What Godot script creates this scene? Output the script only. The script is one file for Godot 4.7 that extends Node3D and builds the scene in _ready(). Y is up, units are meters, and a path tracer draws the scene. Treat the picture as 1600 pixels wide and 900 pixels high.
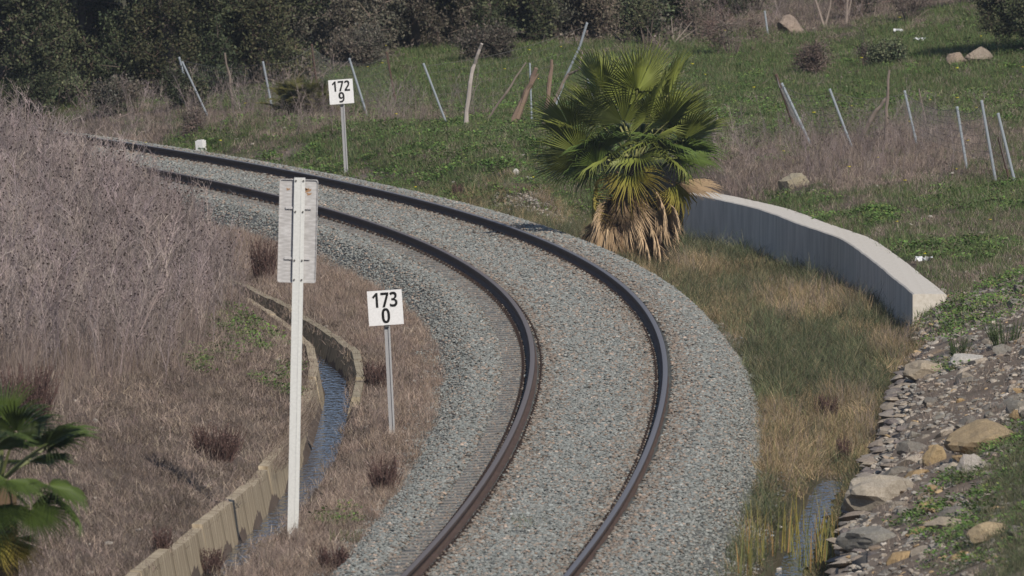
extends Node3D
# A single railway line curving away between a dry weedy bank and a grassy valley, seen from a bridge 200 m off
# through a long lens. x right, y up, distance D runs along -z; rail top of the low rail is y = 0.

const F := 24650.0      # focal length in photograph pixels (1600 x 900)
const CAM_H := 9.8
const HORIZON := -600.0 # row of the horizon in the photograph
const GAUGE := 1.735

# ------------------------------------------------------------------ mesh collector
class MB:
	var v := PackedVector3Array()
	var c := PackedColorArray()
	var n := PackedVector3Array()
	var uv := PackedVector2Array()
	func tri(a: Vector3, b: Vector3, d: Vector3, col: Color) -> void:
		var nn := (d - a).cross(b - a).normalized()
		v.push_back(a); v.push_back(b); v.push_back(d)
		for k in 3:
			c.push_back(col); n.push_back(nn)
	func tri2(a: Vector3, b: Vector3, d: Vector3, ca: Color, cb: Color, cd: Color) -> void:
		var nn := (d - a).cross(b - a).normalized()
		v.push_back(a); v.push_back(b); v.push_back(d)
		c.push_back(ca); c.push_back(cb); c.push_back(cd)
		for k in 3: n.push_back(nn)
	func quad(a: Vector3, b: Vector3, d: Vector3, e: Vector3, col: Color) -> void:
		tri(a, b, d, col); tri(a, d, e, col)
	func quad2(a: Vector3, b: Vector3, d: Vector3, e: Vector3, c0: Color, c1: Color) -> void: # a,b at c0; d,e at c1
		tri2(a, b, d, c0, c0, c1); tri2(a, d, e, c0, c1, c1)
	func box(at: Vector3, size: Vector3, col: Color, bs := Basis()) -> void:
		var h := size * 0.5
		var p: Array[Vector3] = []
		for k in 8:
			p.push_back(at + bs * Vector3(h.x if k & 1 else -h.x, h.y if k & 2 else -h.y, h.z if k & 4 else -h.z))
		for f in [[0, 1, 3, 2], [5, 4, 6, 7], [4, 0, 2, 6], [1, 5, 7, 3], [2, 3, 7, 6], [4, 5, 1, 0]]:
			quad(p[f[0]], p[f[1]], p[f[2]], p[f[3]], col)
	func tube(pts: Array, rad: Array, sides: int, col: Color, cap := true) -> void:
		var rings: Array = []
		for k in pts.size():
			var d: Vector3 = (pts[min(k + 1, pts.size() - 1)] - pts[max(k - 1, 0)]).normalized()
			var s := d.cross(Vector3(0.31, 0.12, 0.94)).normalized()
			var t := d.cross(s)
			var r: Array[Vector3] = []
			for j in sides:
				var a := TAU * j / sides
				r.push_back(pts[k] + (s * cos(a) + t * sin(a)) * rad[k])
			rings.push_back(r)
		for k in pts.size() - 1:
			for j in sides:
				var j2 := (j + 1) % sides
				quad(rings[k][j], rings[k][j2], rings[k + 1][j2], rings[k + 1][j], col)
		if cap:
			var e: Array = rings[-1]
			for j in range(1, sides - 1): tri(e[0], e[j + 1], e[j], col)
			e = rings[0]
			for j in range(1, sides - 1): tri(e[0], e[j], e[j + 1], col)
	func mesh() -> ArrayMesh:
		var a := []
		a.resize(Mesh.ARRAY_MAX)
		a[Mesh.ARRAY_VERTEX] = v
		a[Mesh.ARRAY_NORMAL] = n
		a[Mesh.ARRAY_COLOR] = c
		if uv.size() == v.size(): a[Mesh.ARRAY_TEX_UV] = uv
		var m := ArrayMesh.new()
		m.add_surface_from_arrays(Mesh.PRIMITIVE_TRIANGLES, a)
		return m

var rng := RandomNumberGenerator.new()
var M := {}
var used := {}
var noise := FastNoiseLite.new()
var fine := FastNoiseLite.new()

func rf(a: float, b: float) -> float: return rng.randf_range(a, b)
func g3(r: float, g: float, b: float, v := 0.0) -> Color:
	var k := 1.0 + rng.randf_range(-v, v)
	return Color(r * k, g * k, b * k)

# ------------------------------------------------------------------ naming and grouping
func numbered(called: String) -> String:
	if not used.has(called):
		used[called] = 0
		return called
	used[called] += 1
	return "%s_%03d" % [called, used[called]]

func tag(o: Node, label: String, category: String, group := "", kind := "") -> Node:
	if label: o.set_meta("label", label)
	if category: o.set_meta("category", category)
	if group: o.set_meta("group", group)
	if kind: o.set_meta("kind", kind)
	return o

func thing(called: String, label: String, category: String, at := Vector3.ZERO, turn := 0.0, group := "") -> Node3D:
	var o := Node3D.new()
	o.name = numbered(called)
	add_child(o)
	o.position = at
	o.rotation.y = turn
	tag(o, label, category, group)
	return o

func part(called: String, mesh: Mesh, mat: Material, parent: Node3D, xf := Transform3D()) -> MeshInstance3D:
	var o := MeshInstance3D.new()
	o.name = numbered(called) if parent == self else called
	o.mesh = mesh
	o.material_override = mat
	o.transform = xf
	parent.add_child(o, true)
	return o

func stuff_of(called: String, label: String, category: String, meshes: Array, mat: Material, xs: Array, cols: Array, parent: Node3D = null, kid := "clump") -> Node3D:
	var root := Node3D.new()
	if parent == null:
		root.name = numbered(called)
		add_child(root)
		tag(root, label, category, "", "stuff")
	else:
		root = parent
	var nv := meshes.size()
	for k in nv:
		var cnt := 0
		for i in range(k, xs.size(), nv): cnt += 1
		if cnt == 0: continue
		var mm := MultiMesh.new()
		mm.transform_format = MultiMesh.TRANSFORM_3D
		mm.use_colors = true
		mm.mesh = meshes[k]
		mm.instance_count = cnt
		var j := 0
		for i in range(k, xs.size(), nv):
			mm.set_instance_transform(j, xs[i])
			mm.set_instance_color(j, cols[i])
			j += 1
		var o := MultiMeshInstance3D.new()
		o.name = kid
		o.multimesh = mm
		o.material_override = mat
		o.set_meta("kind", "stuff")
		root.add_child(o, true)
	return root

# ------------------------------------------------------------------ the lie of the land
const TK := [130.0, 150.0, 165.0, 180.0, 195.0, 210.0, 225.0, 240.0, 255.0, 270.0, 285.0, 300.0, 320.0, 350.0]
const TV := [-3.05, -1.741, -0.905, -0.279, 0.122, 0.27, 0.025, -0.778, -2.257, -4.497, -7.488, -11.212, -17.31, -28.4]
var spl_m := PackedFloat64Array()
const D0 := 0
const D1 := 420
var t_xl := PackedFloat32Array()
var t_cos := PackedFloat32Array()
var t_xd := PackedFloat32Array()
var t_b := PackedFloat32Array()

func table(t: Array, x: float) -> float:
	if x <= t[0][0]: return t[0][1]
	for k in range(1, t.size()):
		if x <= t[k][0]:
			var s: float = (x - t[k - 1][0]) / (t[k][0] - t[k - 1][0])
			return lerpf(t[k - 1][1], t[k][1], s)
	return t[-1][1]

func track_spline(x: float) -> float: # x of the low rail at distance D, natural cubic through the surveyed points
	var n := TK.size()
	if spl_m.is_empty():
		spl_m.resize(n)
		var cp := PackedFloat64Array(); cp.resize(n)
		var dp := PackedFloat64Array(); dp.resize(n)
		for i in range(1, n - 1):
			var h0: float = TK[i] - TK[i - 1]
			var h1: float = TK[i + 1] - TK[i]
			var rhs: float = 6.0 * ((TV[i + 1] - TV[i]) / h1 - (TV[i] - TV[i - 1]) / h0)
			var b: float = 2.0 * (h0 + h1) - h0 * cp[i - 1]
			cp[i] = h1 / b
			dp[i] = (rhs - h0 * dp[i - 1]) / b
		for i in range(n - 2, 0, -1): spl_m[i] = dp[i] - cp[i] * spl_m[i + 1]
	if x <= TK[0]: return TV[0] + (x - TK[0]) * 0.065
	if x >= TK[n - 1]: return TV[n - 1] + (x - TK[n - 1]) * -0.41
	var k := 0
	while x > TK[k + 1]: k += 1
	var h: float = TK[k + 1] - TK[k]
	var a: float = TK[k + 1] - x
	var d: float = x - TK[k]
	return spl_m[k] * a * a * a / (6 * h) + spl_m[k + 1] * d * d * d / (6 * h) + (TV[k] / h - spl_m[k] * h / 6) * a + (TV[k + 1] / h - spl_m[k + 1] * h / 6) * d

const DITCH := [[100.0, -3.6], [140.0, -4.15], [155.0, -4.35], [166.3, -3.93], [176.4, -3.37], [183.0, -3.04], [190.0, -2.83], [197.0, -2.68], [204.0, -2.63], [212.0, -2.62], [218.0, -2.75], [223.0, -3.05], [228.0, -3.45], [234.0, -3.98], [241.0, -4.7], [250.0, -5.8], [260.0, -7.3], [275.0, -9.8], [290.0, -13.0], [310.0, -18.6], [360.0, -36.0]]
const BOUND := [[100.0, 1.9], [140.0, 2.75], [155.0, 3.05], [167.0, 3.42], [175.0, 3.62], [184.0, 4.0], [192.0, 4.37], [197.0, 4.61], [205.0, 4.9], [210.5, 5.12], [219.0, 5.6], [228.0, 5.82], [234.5, 5.64], [243.3, 5.4], [249.0, 5.17], [254.3, 4.66], [261.5, 4.05], [269.5, 2.85], [280.0, 0.8], [300.0, -4.0], [360.0, -18.0]]

func row(t: PackedFloat32Array, d: float) -> float:
	var x := clampf(d - D0, 0.0, D1 - D0 - 1.001)
	var i := int(x)
	return lerpf(t[i], t[i + 1], x - i)

func survey() -> void:
	for d in range(D0, D1):
		t_xl.push_back(track_spline(d))
		var s := track_spline(d + 0.5) - track_spline(d - 0.5)
		t_cos.push_back(1.0 / sqrt(1.0 + s * s))
		t_xd.push_back(table(DITCH, d))
		t_b.push_back(table(BOUND, d))

func u_of(x: float, d: float) -> float: # offset from the track's centre line, right is positive
	return (x - row(t_xl, d)) * row(t_cos, d) - GAUGE * 0.5
func x_of(u: float, d: float) -> float:
	return row(t_xl, d) + (u + GAUGE * 0.5) / row(t_cos, d)
func cant(u: float) -> float: return 0.045 + 0.0519 * u

const T_FIELD := [[100.0, -0.3], [228.0, -0.12], [250.0, 0.0], [264.0, 0.2], [277.0, 0.45], [298.0, 0.55], [320.0, 0.85], [350.0, 1.3], [400.0, 1.9], [600.0, 3.0], [1500.0, 4.0]]
const T_TOE_R := [[100.0, -0.5], [238.0, -0.5], [258.0, -0.24], [400.0, -0.2]]
const T_VALLEY := [[100.0, -0.9], [165.0, -0.86], [195.0, -0.8], [206.0, -0.72], [230.0, -0.62], [250.0, -0.74], [266.0, -0.7]]
const T_FOOT := [[100.0, -0.9], [190.0, -0.88], [212.0, -0.66], [228.0, -0.56], [266.0, -0.88], [280.0, -0.8]]

func field(x: float, d: float) -> float:
	var h := table(T_FIELD, d)
	if d > 262.0: h *= lerpf(1.0, 0.3, smoothstep(0.0, -9.0, x) * smoothstep(262.0, 285.0, d))
	var c := 0.035 * clampf(x - 5.0, 0.0, 60.0)
	c += 0.15 * clampf(x - 6.8, 0.0, 40.0) * smoothstep(300.0, 320.0, d)
	return h + c

func height(x: float, d: float) -> float:
	var bump := noise.get_noise_2d(x * 9.0, d * 5.0) * 0.05
	var u := u_of(x, d)
	if u < -2.1: # left: ditch strip, channel, dry bank
		var w := row(t_xd, d) - x
		if w > 0.0:
			var h := -0.34 + 0.1 * minf(w, 0.25) + 0.46 * clampf(w - 0.25, 0.0, 2.0) + 0.32 * clampf(w - 2.25, 0.0, 1.3) + 0.07 * clampf(w - 3.35, 0.0, 14.0)
			h += 0.34 * smoothstep(0.3, 1.2, w) * smoothstep(214.0, 230.0, d)
			if d > 262.0: h = lerpf(h, field(x, d), smoothstep(285.0, 330.0, d + clampf(w - 4.0, 0.0, 20.0) * 2.0))
			return h + bump * smoothstep(0.1, 0.8, w)
		var deep := lerpf(-0.9, -0.5, smoothstep(236.0, 246.0, d))
		if w > -0.14: return lerpf(-0.34, deep, w / -0.14)
		if w > -0.4: return deep
		var lip := lerpf(-0.62, -0.46, smoothstep(196.0, 214.0, d))
		if w > -0.54: return lerpf(deep, lip, (-w - 0.4) / 0.14)
		return lerpf(lip, -0.46, smoothstep(0.54, 1.3, -w)) + bump * 0.8
	if u < 2.1: return -0.52
	var toe_x := x_of(2.1, d)
	var b := maxf(row(t_b, d), toe_x + 0.8)
	if d > 227.5: b += 0.22 # the step lies under the wall
	elif d < 211.0: b += 0.14
	var toe := table(T_TOE_R, d)
	if x < b:
		var s := (x - toe_x) / (b - toe_x)
		var val := table(T_VALLEY, d)
		var foot := table(T_FOOT, d)
		var h: float = lerpf(toe, val, smoothstep(0.0, 0.5, s)) if s < 0.5 else lerpf(val, foot, (s - 0.5) * 2.0)
		if d < 200.0 and b - x < 0.95: # the stream bed along the foot of the old wall
			var q := absf(b - x - 0.58)
			h = lerpf(h, minf(h, -0.98), smoothstep(0.34, 0.16, q) * smoothstep(197.0, 191.0, d))
		h += bump
		if d > 262.0: # the valley ends at a low dirt bank
			var out := lerpf(toe, field(x, d), smoothstep(0.0, 2.6, x - toe_x))
			h = lerpf(h, out + bump, smoothstep(263.0, 272.0, d - 8.0 * smoothstep(0.3, 0.75, s) - fine.get_noise_2d(x * 14.0, 3.0) * 2.0))
		return h
	var f := field(x, d) + bump
	if d > 226.0 and d < 276.0: f = minf(f, -0.05 + 0.25 * maxf(0.0, x - b - 0.3) + bump * smoothstep(0.2, 0.8, x - b))
	if d > 262.0: f = lerpf(f, lerpf(toe, field(x, d), smoothstep(0.0, 2.6, x - toe_x)) + bump, smoothstep(268.0, 272.0, d))
	if d < 236.0:
		var q := x - b
		var m := -0.3 + 0.40 * clampf(q, 0.0, 3.4) + 0.12 * clampf(q - 3.4, 0.0, 12.0) + bump * 1.4
		if d > 210.0: m = lerpf(m, m - 0.12, smoothstep(210.0, 214.0, d) * smoothstep(0.4, 0.0, q))
		f = lerpf(m, f, smoothstep(226.5, 231.0, d + clampf(q - 0.7, 0.0, 3.0) * -0.9))
	return f

func ray_at(px: float, py: float, d: float) -> Vector3:
	return Vector3((px - 800.0) / F * d, CAM_H - (py - HORIZON) / F * d, -d)

func spot(px: float, py: float) -> Vector3: # the first piece of ground seen along this line of sight
	var d := 138.0
	while d < 640.0:
		var p := ray_at(px, py, d)
		if p.y <= height(p.x, d):
			return Vector3(p.x, height(p.x, d), -d)
		d += 0.15
	return ray_at(px, py, d)

func ground(x: float, d: float) -> Vector3: return Vector3(x, height(x, d), -d)

# ------------------------------------------------------------------ materials
func tex(seed_: int, freq: float, lo: Color, hi: Color, octaves := 4, size := 512, stretch := Vector2.ONE, gain := 1.6) -> ImageTexture:
	var nz := FastNoiseLite.new()
	nz.seed = seed_
	nz.noise_type = FastNoiseLite.TYPE_SIMPLEX_SMOOTH
	nz.frequency = freq
	nz.fractal_octaves = octaves
	var im := Image.create(size, size, true, Image.FORMAT_RGB8)
	for y in size:
		for x in size:
			var a := TAU * x / size
			var r := size / TAU
			# wrap in x through a circle so that the texture tiles that way
			var t := nz.get_noise_3d(cos(a) * r * stretch.x, sin(a) * r * stretch.x, (size * 0.5 - absf(y - size * 0.5)) * stretch.y)
			t = clampf(t * gain * 0.5 + 0.5, 0.0, 1.0)
			im.set_pixel(x, y, lo.lerp(hi, t))
	im.generate_mipmaps()
	return ImageTexture.create_from_image(im)

func mat(vertex := true, rough := 0.9, spec := 0.2, back := Color.BLACK, t: Texture2D = null, scale := 1.0) -> StandardMaterial3D:
	var m := StandardMaterial3D.new()
	m.vertex_color_use_as_albedo = vertex
	m.roughness = rough
	m.metallic_specular = spec
	m.cull_mode = BaseMaterial3D.CULL_DISABLED
	if back != Color.BLACK:
		m.backlight_enabled = true
		m.backlight = back
	if t:
		m.albedo_texture = t
		m.uv1_triplanar = true
		m.uv1_world_triplanar = true
		m.uv1_scale = Vector3.ONE * scale
	return m

func lin(r: float, g: float, b: float) -> Color: return Color(r, g, b).linear_to_srgb()

func make_materials() -> void:
	var speck := tex(11, 0.09, lin(0.42, 0.42, 0.42), lin(1, 1, 1), 4)
	var soft := tex(12, 0.035, lin(0.6, 0.6, 0.6), lin(1, 1, 1), 5)
	M.ground = mat(true, 0.95, 0.1, Color.BLACK, speck, 2.2)
	M.ballast = mat(true, 0.9, 0.2, Color.BLACK, tex(13, 0.14, lin(0.45, 0.45, 0.45), lin(1, 1, 1), 3, 512, Vector2.ONE, 2.0), 1.6)
	M.stone = mat(true, 0.85, 0.25)
	M.rock = mat(true, 0.9, 0.2, Color.BLACK, tex(14, 0.05, lin(0.5, 0.48, 0.45), lin(1, 1, 1), 5), 1.5)
	M.dry = mat(true, 0.9, 0.15, Color(0.25, 0.25, 0.25))
	M.green = mat(true, 0.6, 0.3, Color(0.5, 0.5, 0.5))
	M.leaf = mat(true, 0.7, 0.25, Color(0.3, 0.3, 0.3))
	M.palm = mat(true, 0.5, 0.35, Color(0.4, 0.4, 0.4))
	M.dead_palm = mat(true, 0.8, 0.2, Color(0.3, 0.3, 0.3))
	M.bark = mat(true, 0.9, 0.15, Color.BLACK, soft, 6.0)
	M.rail = mat(true, 0.75, 0.3, Color.BLACK, soft, 5.0)
	M.rail_top = mat(true, 0.6, 0.4); M.rail_top.metallic = 0.1
	M.sleeper = mat(true, 0.9, 0.2, Color.BLACK, soft, 4.0)
	M.concrete = mat(true, 0.85, 0.25); M.concrete.albedo_texture = tex(15, 0.05, lin(0.62, 0.62, 0.62), lin(0.95, 0.95, 0.95), 5, 512, Vector2(1.0, 0.15), 1.5)
	M.cap = mat(true, 0.85, 0.25, Color.BLACK, tex(16, 0.03, lin(0.78, 0.76, 0.72), lin(1, 1, 1), 5), 0.8)
	M.panel = mat(true, 0.85, 0.25); M.panel.albedo_texture = tex(17, 0.045, lin(0.33, 0.31, 0.28), lin(1, 1, 1), 5, 512, Vector2(1.0, 0.12), 2.0)
	M.white = mat(true, 0.55, 0.4, Color.BLACK, tex(18, 0.03, lin(0.86, 0.86, 0.86), lin(1, 1, 1), 5), 2.0)
	M.worn = mat(true, 0.6, 0.4); M.worn.albedo_texture = tex(19, 0.05, lin(0.62, 0.61, 0.6), lin(1, 1, 1), 5, 512, Vector2(0.25, 1.0))
	M.black = mat(false, 0.6, 0.3); M.black.albedo_color = Color(0.1, 0.1, 0.1)
	M.galvanised = mat(true, 0.5, 0.5, Color.BLACK, soft, 8.0)
	M.rust = mat(true, 0.9, 0.2, Color.BLACK, speck, 8.0)
	var w := StandardMaterial3D.new()
	w.albedo_color = lin(0.02, 0.025, 0.022)
	w.roughness = 0.06
	w.metallic_specular = 0.5
	var nn := FastNoiseLite.new()
	nn.seed = 5; nn.frequency = 0.03; nn.fractal_octaves = 3
	var nim := nn.get_seamless_image(512, 512)
	nim.bump_map_to_normal_map(4.0)
	w.normal_enabled = true
	w.normal_texture = ImageTexture.create_from_image(nim)
	w.normal_scale = 0.55
	w.uv1_triplanar = true
	w.uv1_world_triplanar = true
	w.uv1_scale = Vector3(0.5, 1.0, 0.11)
	M.water = w

# ------------------------------------------------------------------ small plant and stone meshes
func blade(m: MB, at: Vector3, az: float, length: float, lean0: float, lean1: float, width: float, c0: Color, c1: Color, segs := 2) -> void:
	var side := Vector3(-sin(az), 0, cos(az)) * width * 0.5
	side = side.rotated(Vector3.UP, rf(-0.9, 0.9))
	var p := at
	var prev := 1.0
	for k in segs:
		var t := float(k + 0.5) / segs
		var l := lerpf(lean0, lean1, t)
		var q := p + Vector3(cos(az) * sin(l), cos(l), sin(az) * sin(l)) * (length / segs)
		var wd := 1.0 - float(k + 1) / segs * 0.85
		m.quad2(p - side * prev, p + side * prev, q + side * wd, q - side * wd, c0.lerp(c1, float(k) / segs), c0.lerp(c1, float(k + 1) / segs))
		p = q
		prev = wd

func grass_tuft(n: int, spread: float, l0: float, l1: float, lean: float, width: float, cols: Array) -> ArrayMesh:
	var m := MB.new()
	for k in n:
		var a := rf(0, TAU)
		var r := spread * sqrt(rng.randf())
		var col: Color = cols[rng.randi() % cols.size()]
		var s := rf(0.75, 1.25)
		col = Color(col.r * s, col.g * s, col.b * s)
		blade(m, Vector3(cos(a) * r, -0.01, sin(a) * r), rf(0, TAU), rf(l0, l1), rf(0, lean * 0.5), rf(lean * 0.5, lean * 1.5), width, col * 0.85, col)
	return m.mesh()

func stick(m: MB, a: Vector3, b: Vector3, r0: float, r1: float, col: Color) -> void:
	var d := (b - a).normalized()
	var s := d.cross(Vector3(0.2, 0.1, 0.97)).normalized()
	var t := d.cross(s)
	for j in 3:
		var x := s * cos(TAU * j / 3) + t * sin(TAU * j / 3)
		var y := s * cos(TAU * (j + 1) / 3) + t * sin(TAU * (j + 1) / 3)
		m.quad(a + x * r0, a + y * r0, b + y * r1, b + x * r1, col)

func dead_stalk(h: float, branches: int, heads: float) -> ArrayMesh: # a dead umbel or thistle: a stem, rising side twigs, dark seed heads
	var m := MB.new()
	var col := g3(0.285, 0.24, 0.228, 0.3)
	var p := Vector3(0, -0.03, 0)
	var n := 5
	var pts: Array[Vector3] = [p]
	var dir := Vector3(rf(-0.12, 0.12), 1, rf(-0.12, 0.12)).normalized()
	for k in n:
		dir = (dir + Vector3(rf(-0.1, 0.1), 0, rf(-0.1, 0.1))).normalized()
		p += dir * h / n
		pts.push_back(p)
		stick(m, pts[k], p, lerpf(0.005, 0.0028, float(k) / n), lerpf(0.005, 0.0028, float(k + 1) / n), col)
	for k in branches:
		var t := rf(0.25, 0.98)
		var i := mini(int(t * n), n - 1)
		var b := pts[i].lerp(pts[i + 1], t * n - i)
		var a := rf(0, TAU)
		var l := h * rf(0.1, 0.3) * (1.25 - t * 0.6)
		var e := b + Vector3(cos(a) * 0.55, rf(0.5, 1.0), sin(a) * 0.55).normalized() * l
		var cc := col * rf(0.75, 1.2)
		stick(m, b, e, 0.0028, 0.0016, cc)
		for j in rng.randi_range(1, 3):
			var q := b.lerp(e, rf(0.4, 1.0))
			var a2 := rf(0, TAU)
			var e2 := q + Vector3(cos(a2) * 0.6, rf(0.2, 1.0), sin(a2) * 0.6).normalized() * l * rf(0.25, 0.6)
			stick(m, q, e2, 0.002, 0.0013, cc)
			if rng.randf() < heads:
				var hc := g3(0.07, 0.05, 0.045, 0.4)
				var s := rf(0.006, 0.014)
				m.quad(e2 + Vector3(-s, 0, -s), e2 + Vector3(s, s, -s), e2 + Vector3(s, 0, s), e2 + Vector3(-s, s, s), hc)
				m.quad(e2 + Vector3(-s, -s * 0.6, 0), e2 + Vector3(0, s, 0), e2 + Vector3(s, -s * 0.5, 0), e2 + Vector3(0, -s, 0), hc)
	return m.mesh()

func herb_clump(n: int, r: float, h: float, leaf: float, cols: Array) -> ArrayMesh: # low broad leaves held at all angles
	var m := MB.new()
	for k in n:
		var a := rf(0, TAU)
		var q := r * sqrt(rng.randf())
		var at := Vector3(cos(a) * q, h * (0.15 + 0.85 * rng.randf()) * (1.0 - 0.6 * q / r), sin(a) * q)
		var col: Color = cols[rng.randi() % cols.size()]
		var s := rf(0.7, 1.3)
		col = Color(col.r * s, col.g * s, col.b * s)
		var out := Vector3(cos(a) + rf(-0.8, 0.8), rf(-0.2, 0.7), sin(a) + rf(-0.8, 0.8)).normalized() * leaf * rf(0.6, 1.3)
		var wid := out.cross(Vector3(rf(-0.4, 0.4), 1, rf(-0.4, 0.4))).normalized() * leaf * rf(0.25, 0.45)
		m.tri(at - out * 0.5, at + wid, at + out * 0.5, col)
		m.tri(at - out * 0.5, at + out * 0.5, at - wid, col)
	return m.mesh()

func sprig(n: int, size: float, leaf: float, cols: Array, twig: Color) -> ArrayMesh: # a twig with leaves, the unit of crowns and bushes
	var m := MB.new()
	for j in 3:
		var e := Vector3(rf(-1, 1), rf(-0.5, 1), rf(-1, 1)).normalized() * size * rf(0.5, 1.0)
		stick(m, Vector3.ZERO, e, 0.007, 0.003, twig)
		for k in n / 3:
			var at := e * rf(0.15, 1.05) + Vector3(rf(-1, 1), rf(-1, 1), rf(-1, 1)) * size * 0.28
			var col: Color = cols[rng.randi() % cols.size()]
			var s := rf(0.65, 1.35)
			col = Color(col.r * s, col.g * s, col.b * s)
			var out := Vector3(rf(-1, 1), rf(-0.8, 1), rf(-1, 1)).normalized() * leaf * rf(0.7, 1.3)
			var wid := out.cross(Vector3(rf(-1, 1), rf(-1, 1), rf(-1, 1))).normalized() * leaf * rf(0.2, 0.36)
			m.tri(at - out * 0.5, at + wid, at + out * 0.5, col)
			m.tri(at - out * 0.5, at + out * 0.5, at - wid, col)
	return m.mesh()

func rock_mesh(level: int, cuts: int, keep: float, col: Color, vary := 0.12, seed_ := 0) -> ArrayMesh: # an angular stone: a ball pressed flat by random planes
	if seed_: rng.seed = seed_
	var o := [Vector3.RIGHT, Vector3.LEFT, Vector3.UP, Vector3.DOWN, Vector3.BACK, Vector3.FORWARD]
	var fs: Array = []
	for f in [[0, 2, 4], [4, 2, 1], [1, 2, 5], [5, 2, 0], [4, 3, 0], [1, 3, 4], [5, 3, 1], [0, 3, 5]]:
		fs.push_back([o[f[0]], o[f[1]], o[f[2]]])
	for l in level:
		var nx: Array = []
		for f in fs:
			var ab: Vector3 = (f[0] + f[1]).normalized()
			var bc: Vector3 = (f[1] + f[2]).normalized()
			var ca: Vector3 = (f[2] + f[0]).normalized()
			nx.append_array([[f[0], ab, ca], [ab, f[1], bc], [ca, bc, f[2]], [ab, bc, ca]])
		fs = nx
	var planes: Array = []
	for k in cuts:
		planes.push_back([Vector3(rf(-1, 1), rf(-1, 1), rf(-1, 1)).normalized(), rf(keep, keep + 0.3)])
	var m := MB.new()
	var off := Vector3(rf(0, 99), rf(0, 99), rf(0, 99))
	var press := func(p: Vector3) -> Vector3:
		var q := p * (1.0 + 0.25 * fine.get_noise_3dv(p * 22.0 + off))
		for pl in planes:
			var over: float = q.dot(pl[0]) - pl[1]
			if over > 0: q -= pl[0] * over
		if level > 2: q *= 1.0 + 0.09 * fine.get_noise_3dv(p * 70.0 + off)
		return q
	for f in fs:
		var k := 1.0 + rf(-vary, vary)
		m.tri(press.call(f[0]), press.call(f[1]), press.call(f[2]), Color(col.r * k, col.g * k, col.b * k))
	return m.mesh()

func turned(at: Vector3, s: Vector3, tilt := 0.3) -> Transform3D:
	var b := Basis(Vector3.UP, rf(0, TAU)) * Basis(Vector3.RIGHT, rf(-tilt, tilt)) * Basis(Vector3.BACK, rf(-tilt, tilt))
	return Transform3D(b * Basis.from_scale(s), at)

# ------------------------------------------------------------------ ground
var patches: Array = []
func patch(kind: String, px: float, py: float, rx: float, rd: float) -> void:
	var p := spot(px, py)
	patches.push_back([kind, p.x, -p.z, rx, rd])

func amount(kind: String, x: float, d: float) -> float:
	var best := 0.0
	var wob := fine.get_noise_2d(x * 16.0, d * 5.0) * 0.45
	for p in patches:
		if p[0] == kind:
			var a: float = (x - p[1]) / p[3]
			var b: float = (d - p[2]) / p[4]
			if absf(a) < 1.6 and absf(b) < 1.6:
				best = maxf(best, smoothstep(1.15, 0.65, sqrt(a * a + b * b) + wob))
	return best

func make_patches() -> void:
	for p in [[620, 250, 3.0, 12.0], [500, 240, 1.4, 6.0], [800, 240, 2.6, 12.0], [700, 130, 5.0, 22.0], [900, 150, 3.0, 18.0], [1000, 200, 4.0, 14.0], [350, 205, 1.2, 4.0],
			[1350, 130, 6.0, 18.0], [1560, 120, 4.5, 22.0], [1190, 110, 2.6, 14.0], [1450, 90, 4.0, 14.0], [1570, 310, 1.6, 5.0], [1480, 390, 1.3, 4.0], [1530, 160, 3.0, 8.0], [750, 290, 1.6, 5.0], [1330, 350, 1.0, 4.0], [1230, 330, 0.8, 4.0],
			[150, 130, 5.0, 10.0], [400, 130, 4.0, 10.0]]:
		patch("green", p[0], p[1], p[2], p[3])
	for p in [[1320, 245, 2.6, 9.0], [1180, 250, 1.2, 8.0], [640, 185, 1.5, 3.0], [520, 190, 1.4, 4.0], [380, 180, 1.6, 5.0], [240, 185, 2.2, 6.0], [1450, 215, 1.2, 6.0], [1300, 20, 5.0, 8.0], [1150, 290, 0.7, 5.0]]:
		patch("thicket", p[0], p[1], p[2], p[3])
	for p in [[850, 335, 1.3, 6.0], [930, 370, 0.8, 5.0], [560, 290, 0.8, 2.5], [400, 255, 0.9, 2.5]]:
		patch("dirt", p[0], p[1], p[2], p[3])
	for p in [[1160, 400, 0.9, 6.0], [1090, 390, 0.6, 5.0], [1150, 455, 0.35, 3.0], [1250, 560, 0.9, 11.0], [1340, 580, 0.5, 9.0], [1200, 590, 0.45, 9.0], [1370, 500, 0.7, 5.0], [1110, 800, 0.3, 6.0], [1130, 860, 0.42, 9.0], [1190, 810, 0.25, 5.0], [1280, 440, 0.6, 6.0]]:
		patch("ditch_grass", p[0], p[1], p[2], p[3])
	for p in [[1270, 480, 1.1, 7.0], [1080, 430, 0.6, 4.0], [1230, 700, 0.55, 8.0], [1320, 680, 0.4, 8.0], [1190, 720, 0.5, 5.0], [1400, 560, 0.4, 5.0], [1330, 640, 0.35, 4.0]]:
		patch("tan_grass", p[0], p[1], p[2], p[3])
	for p in [[380, 515, 0.5, 5.0], [340, 550, 0.3, 3.0], [440, 575, 0.2, 3.0], [420, 600, 0.35, 2.0], [535, 805, 0.22, 2.0], [830, 875, 0.17, 1.0], [1500, 800, 0.6, 5.0], [1560, 740, 0.8, 4.0], [1590, 700, 0.6, 5.0], [1560, 450, 1.0, 4.0], [1470, 580, 0.3, 3.0], [1530, 500, 0.8, 5.0], [1590, 840, 0.9, 6.0], [300, 560, 0.3, 3.0]]:
		patch("herb", p[0], p[1], p[2], p[3])

func zone(x: float, d: float) -> Dictionary:
	return {}

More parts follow.
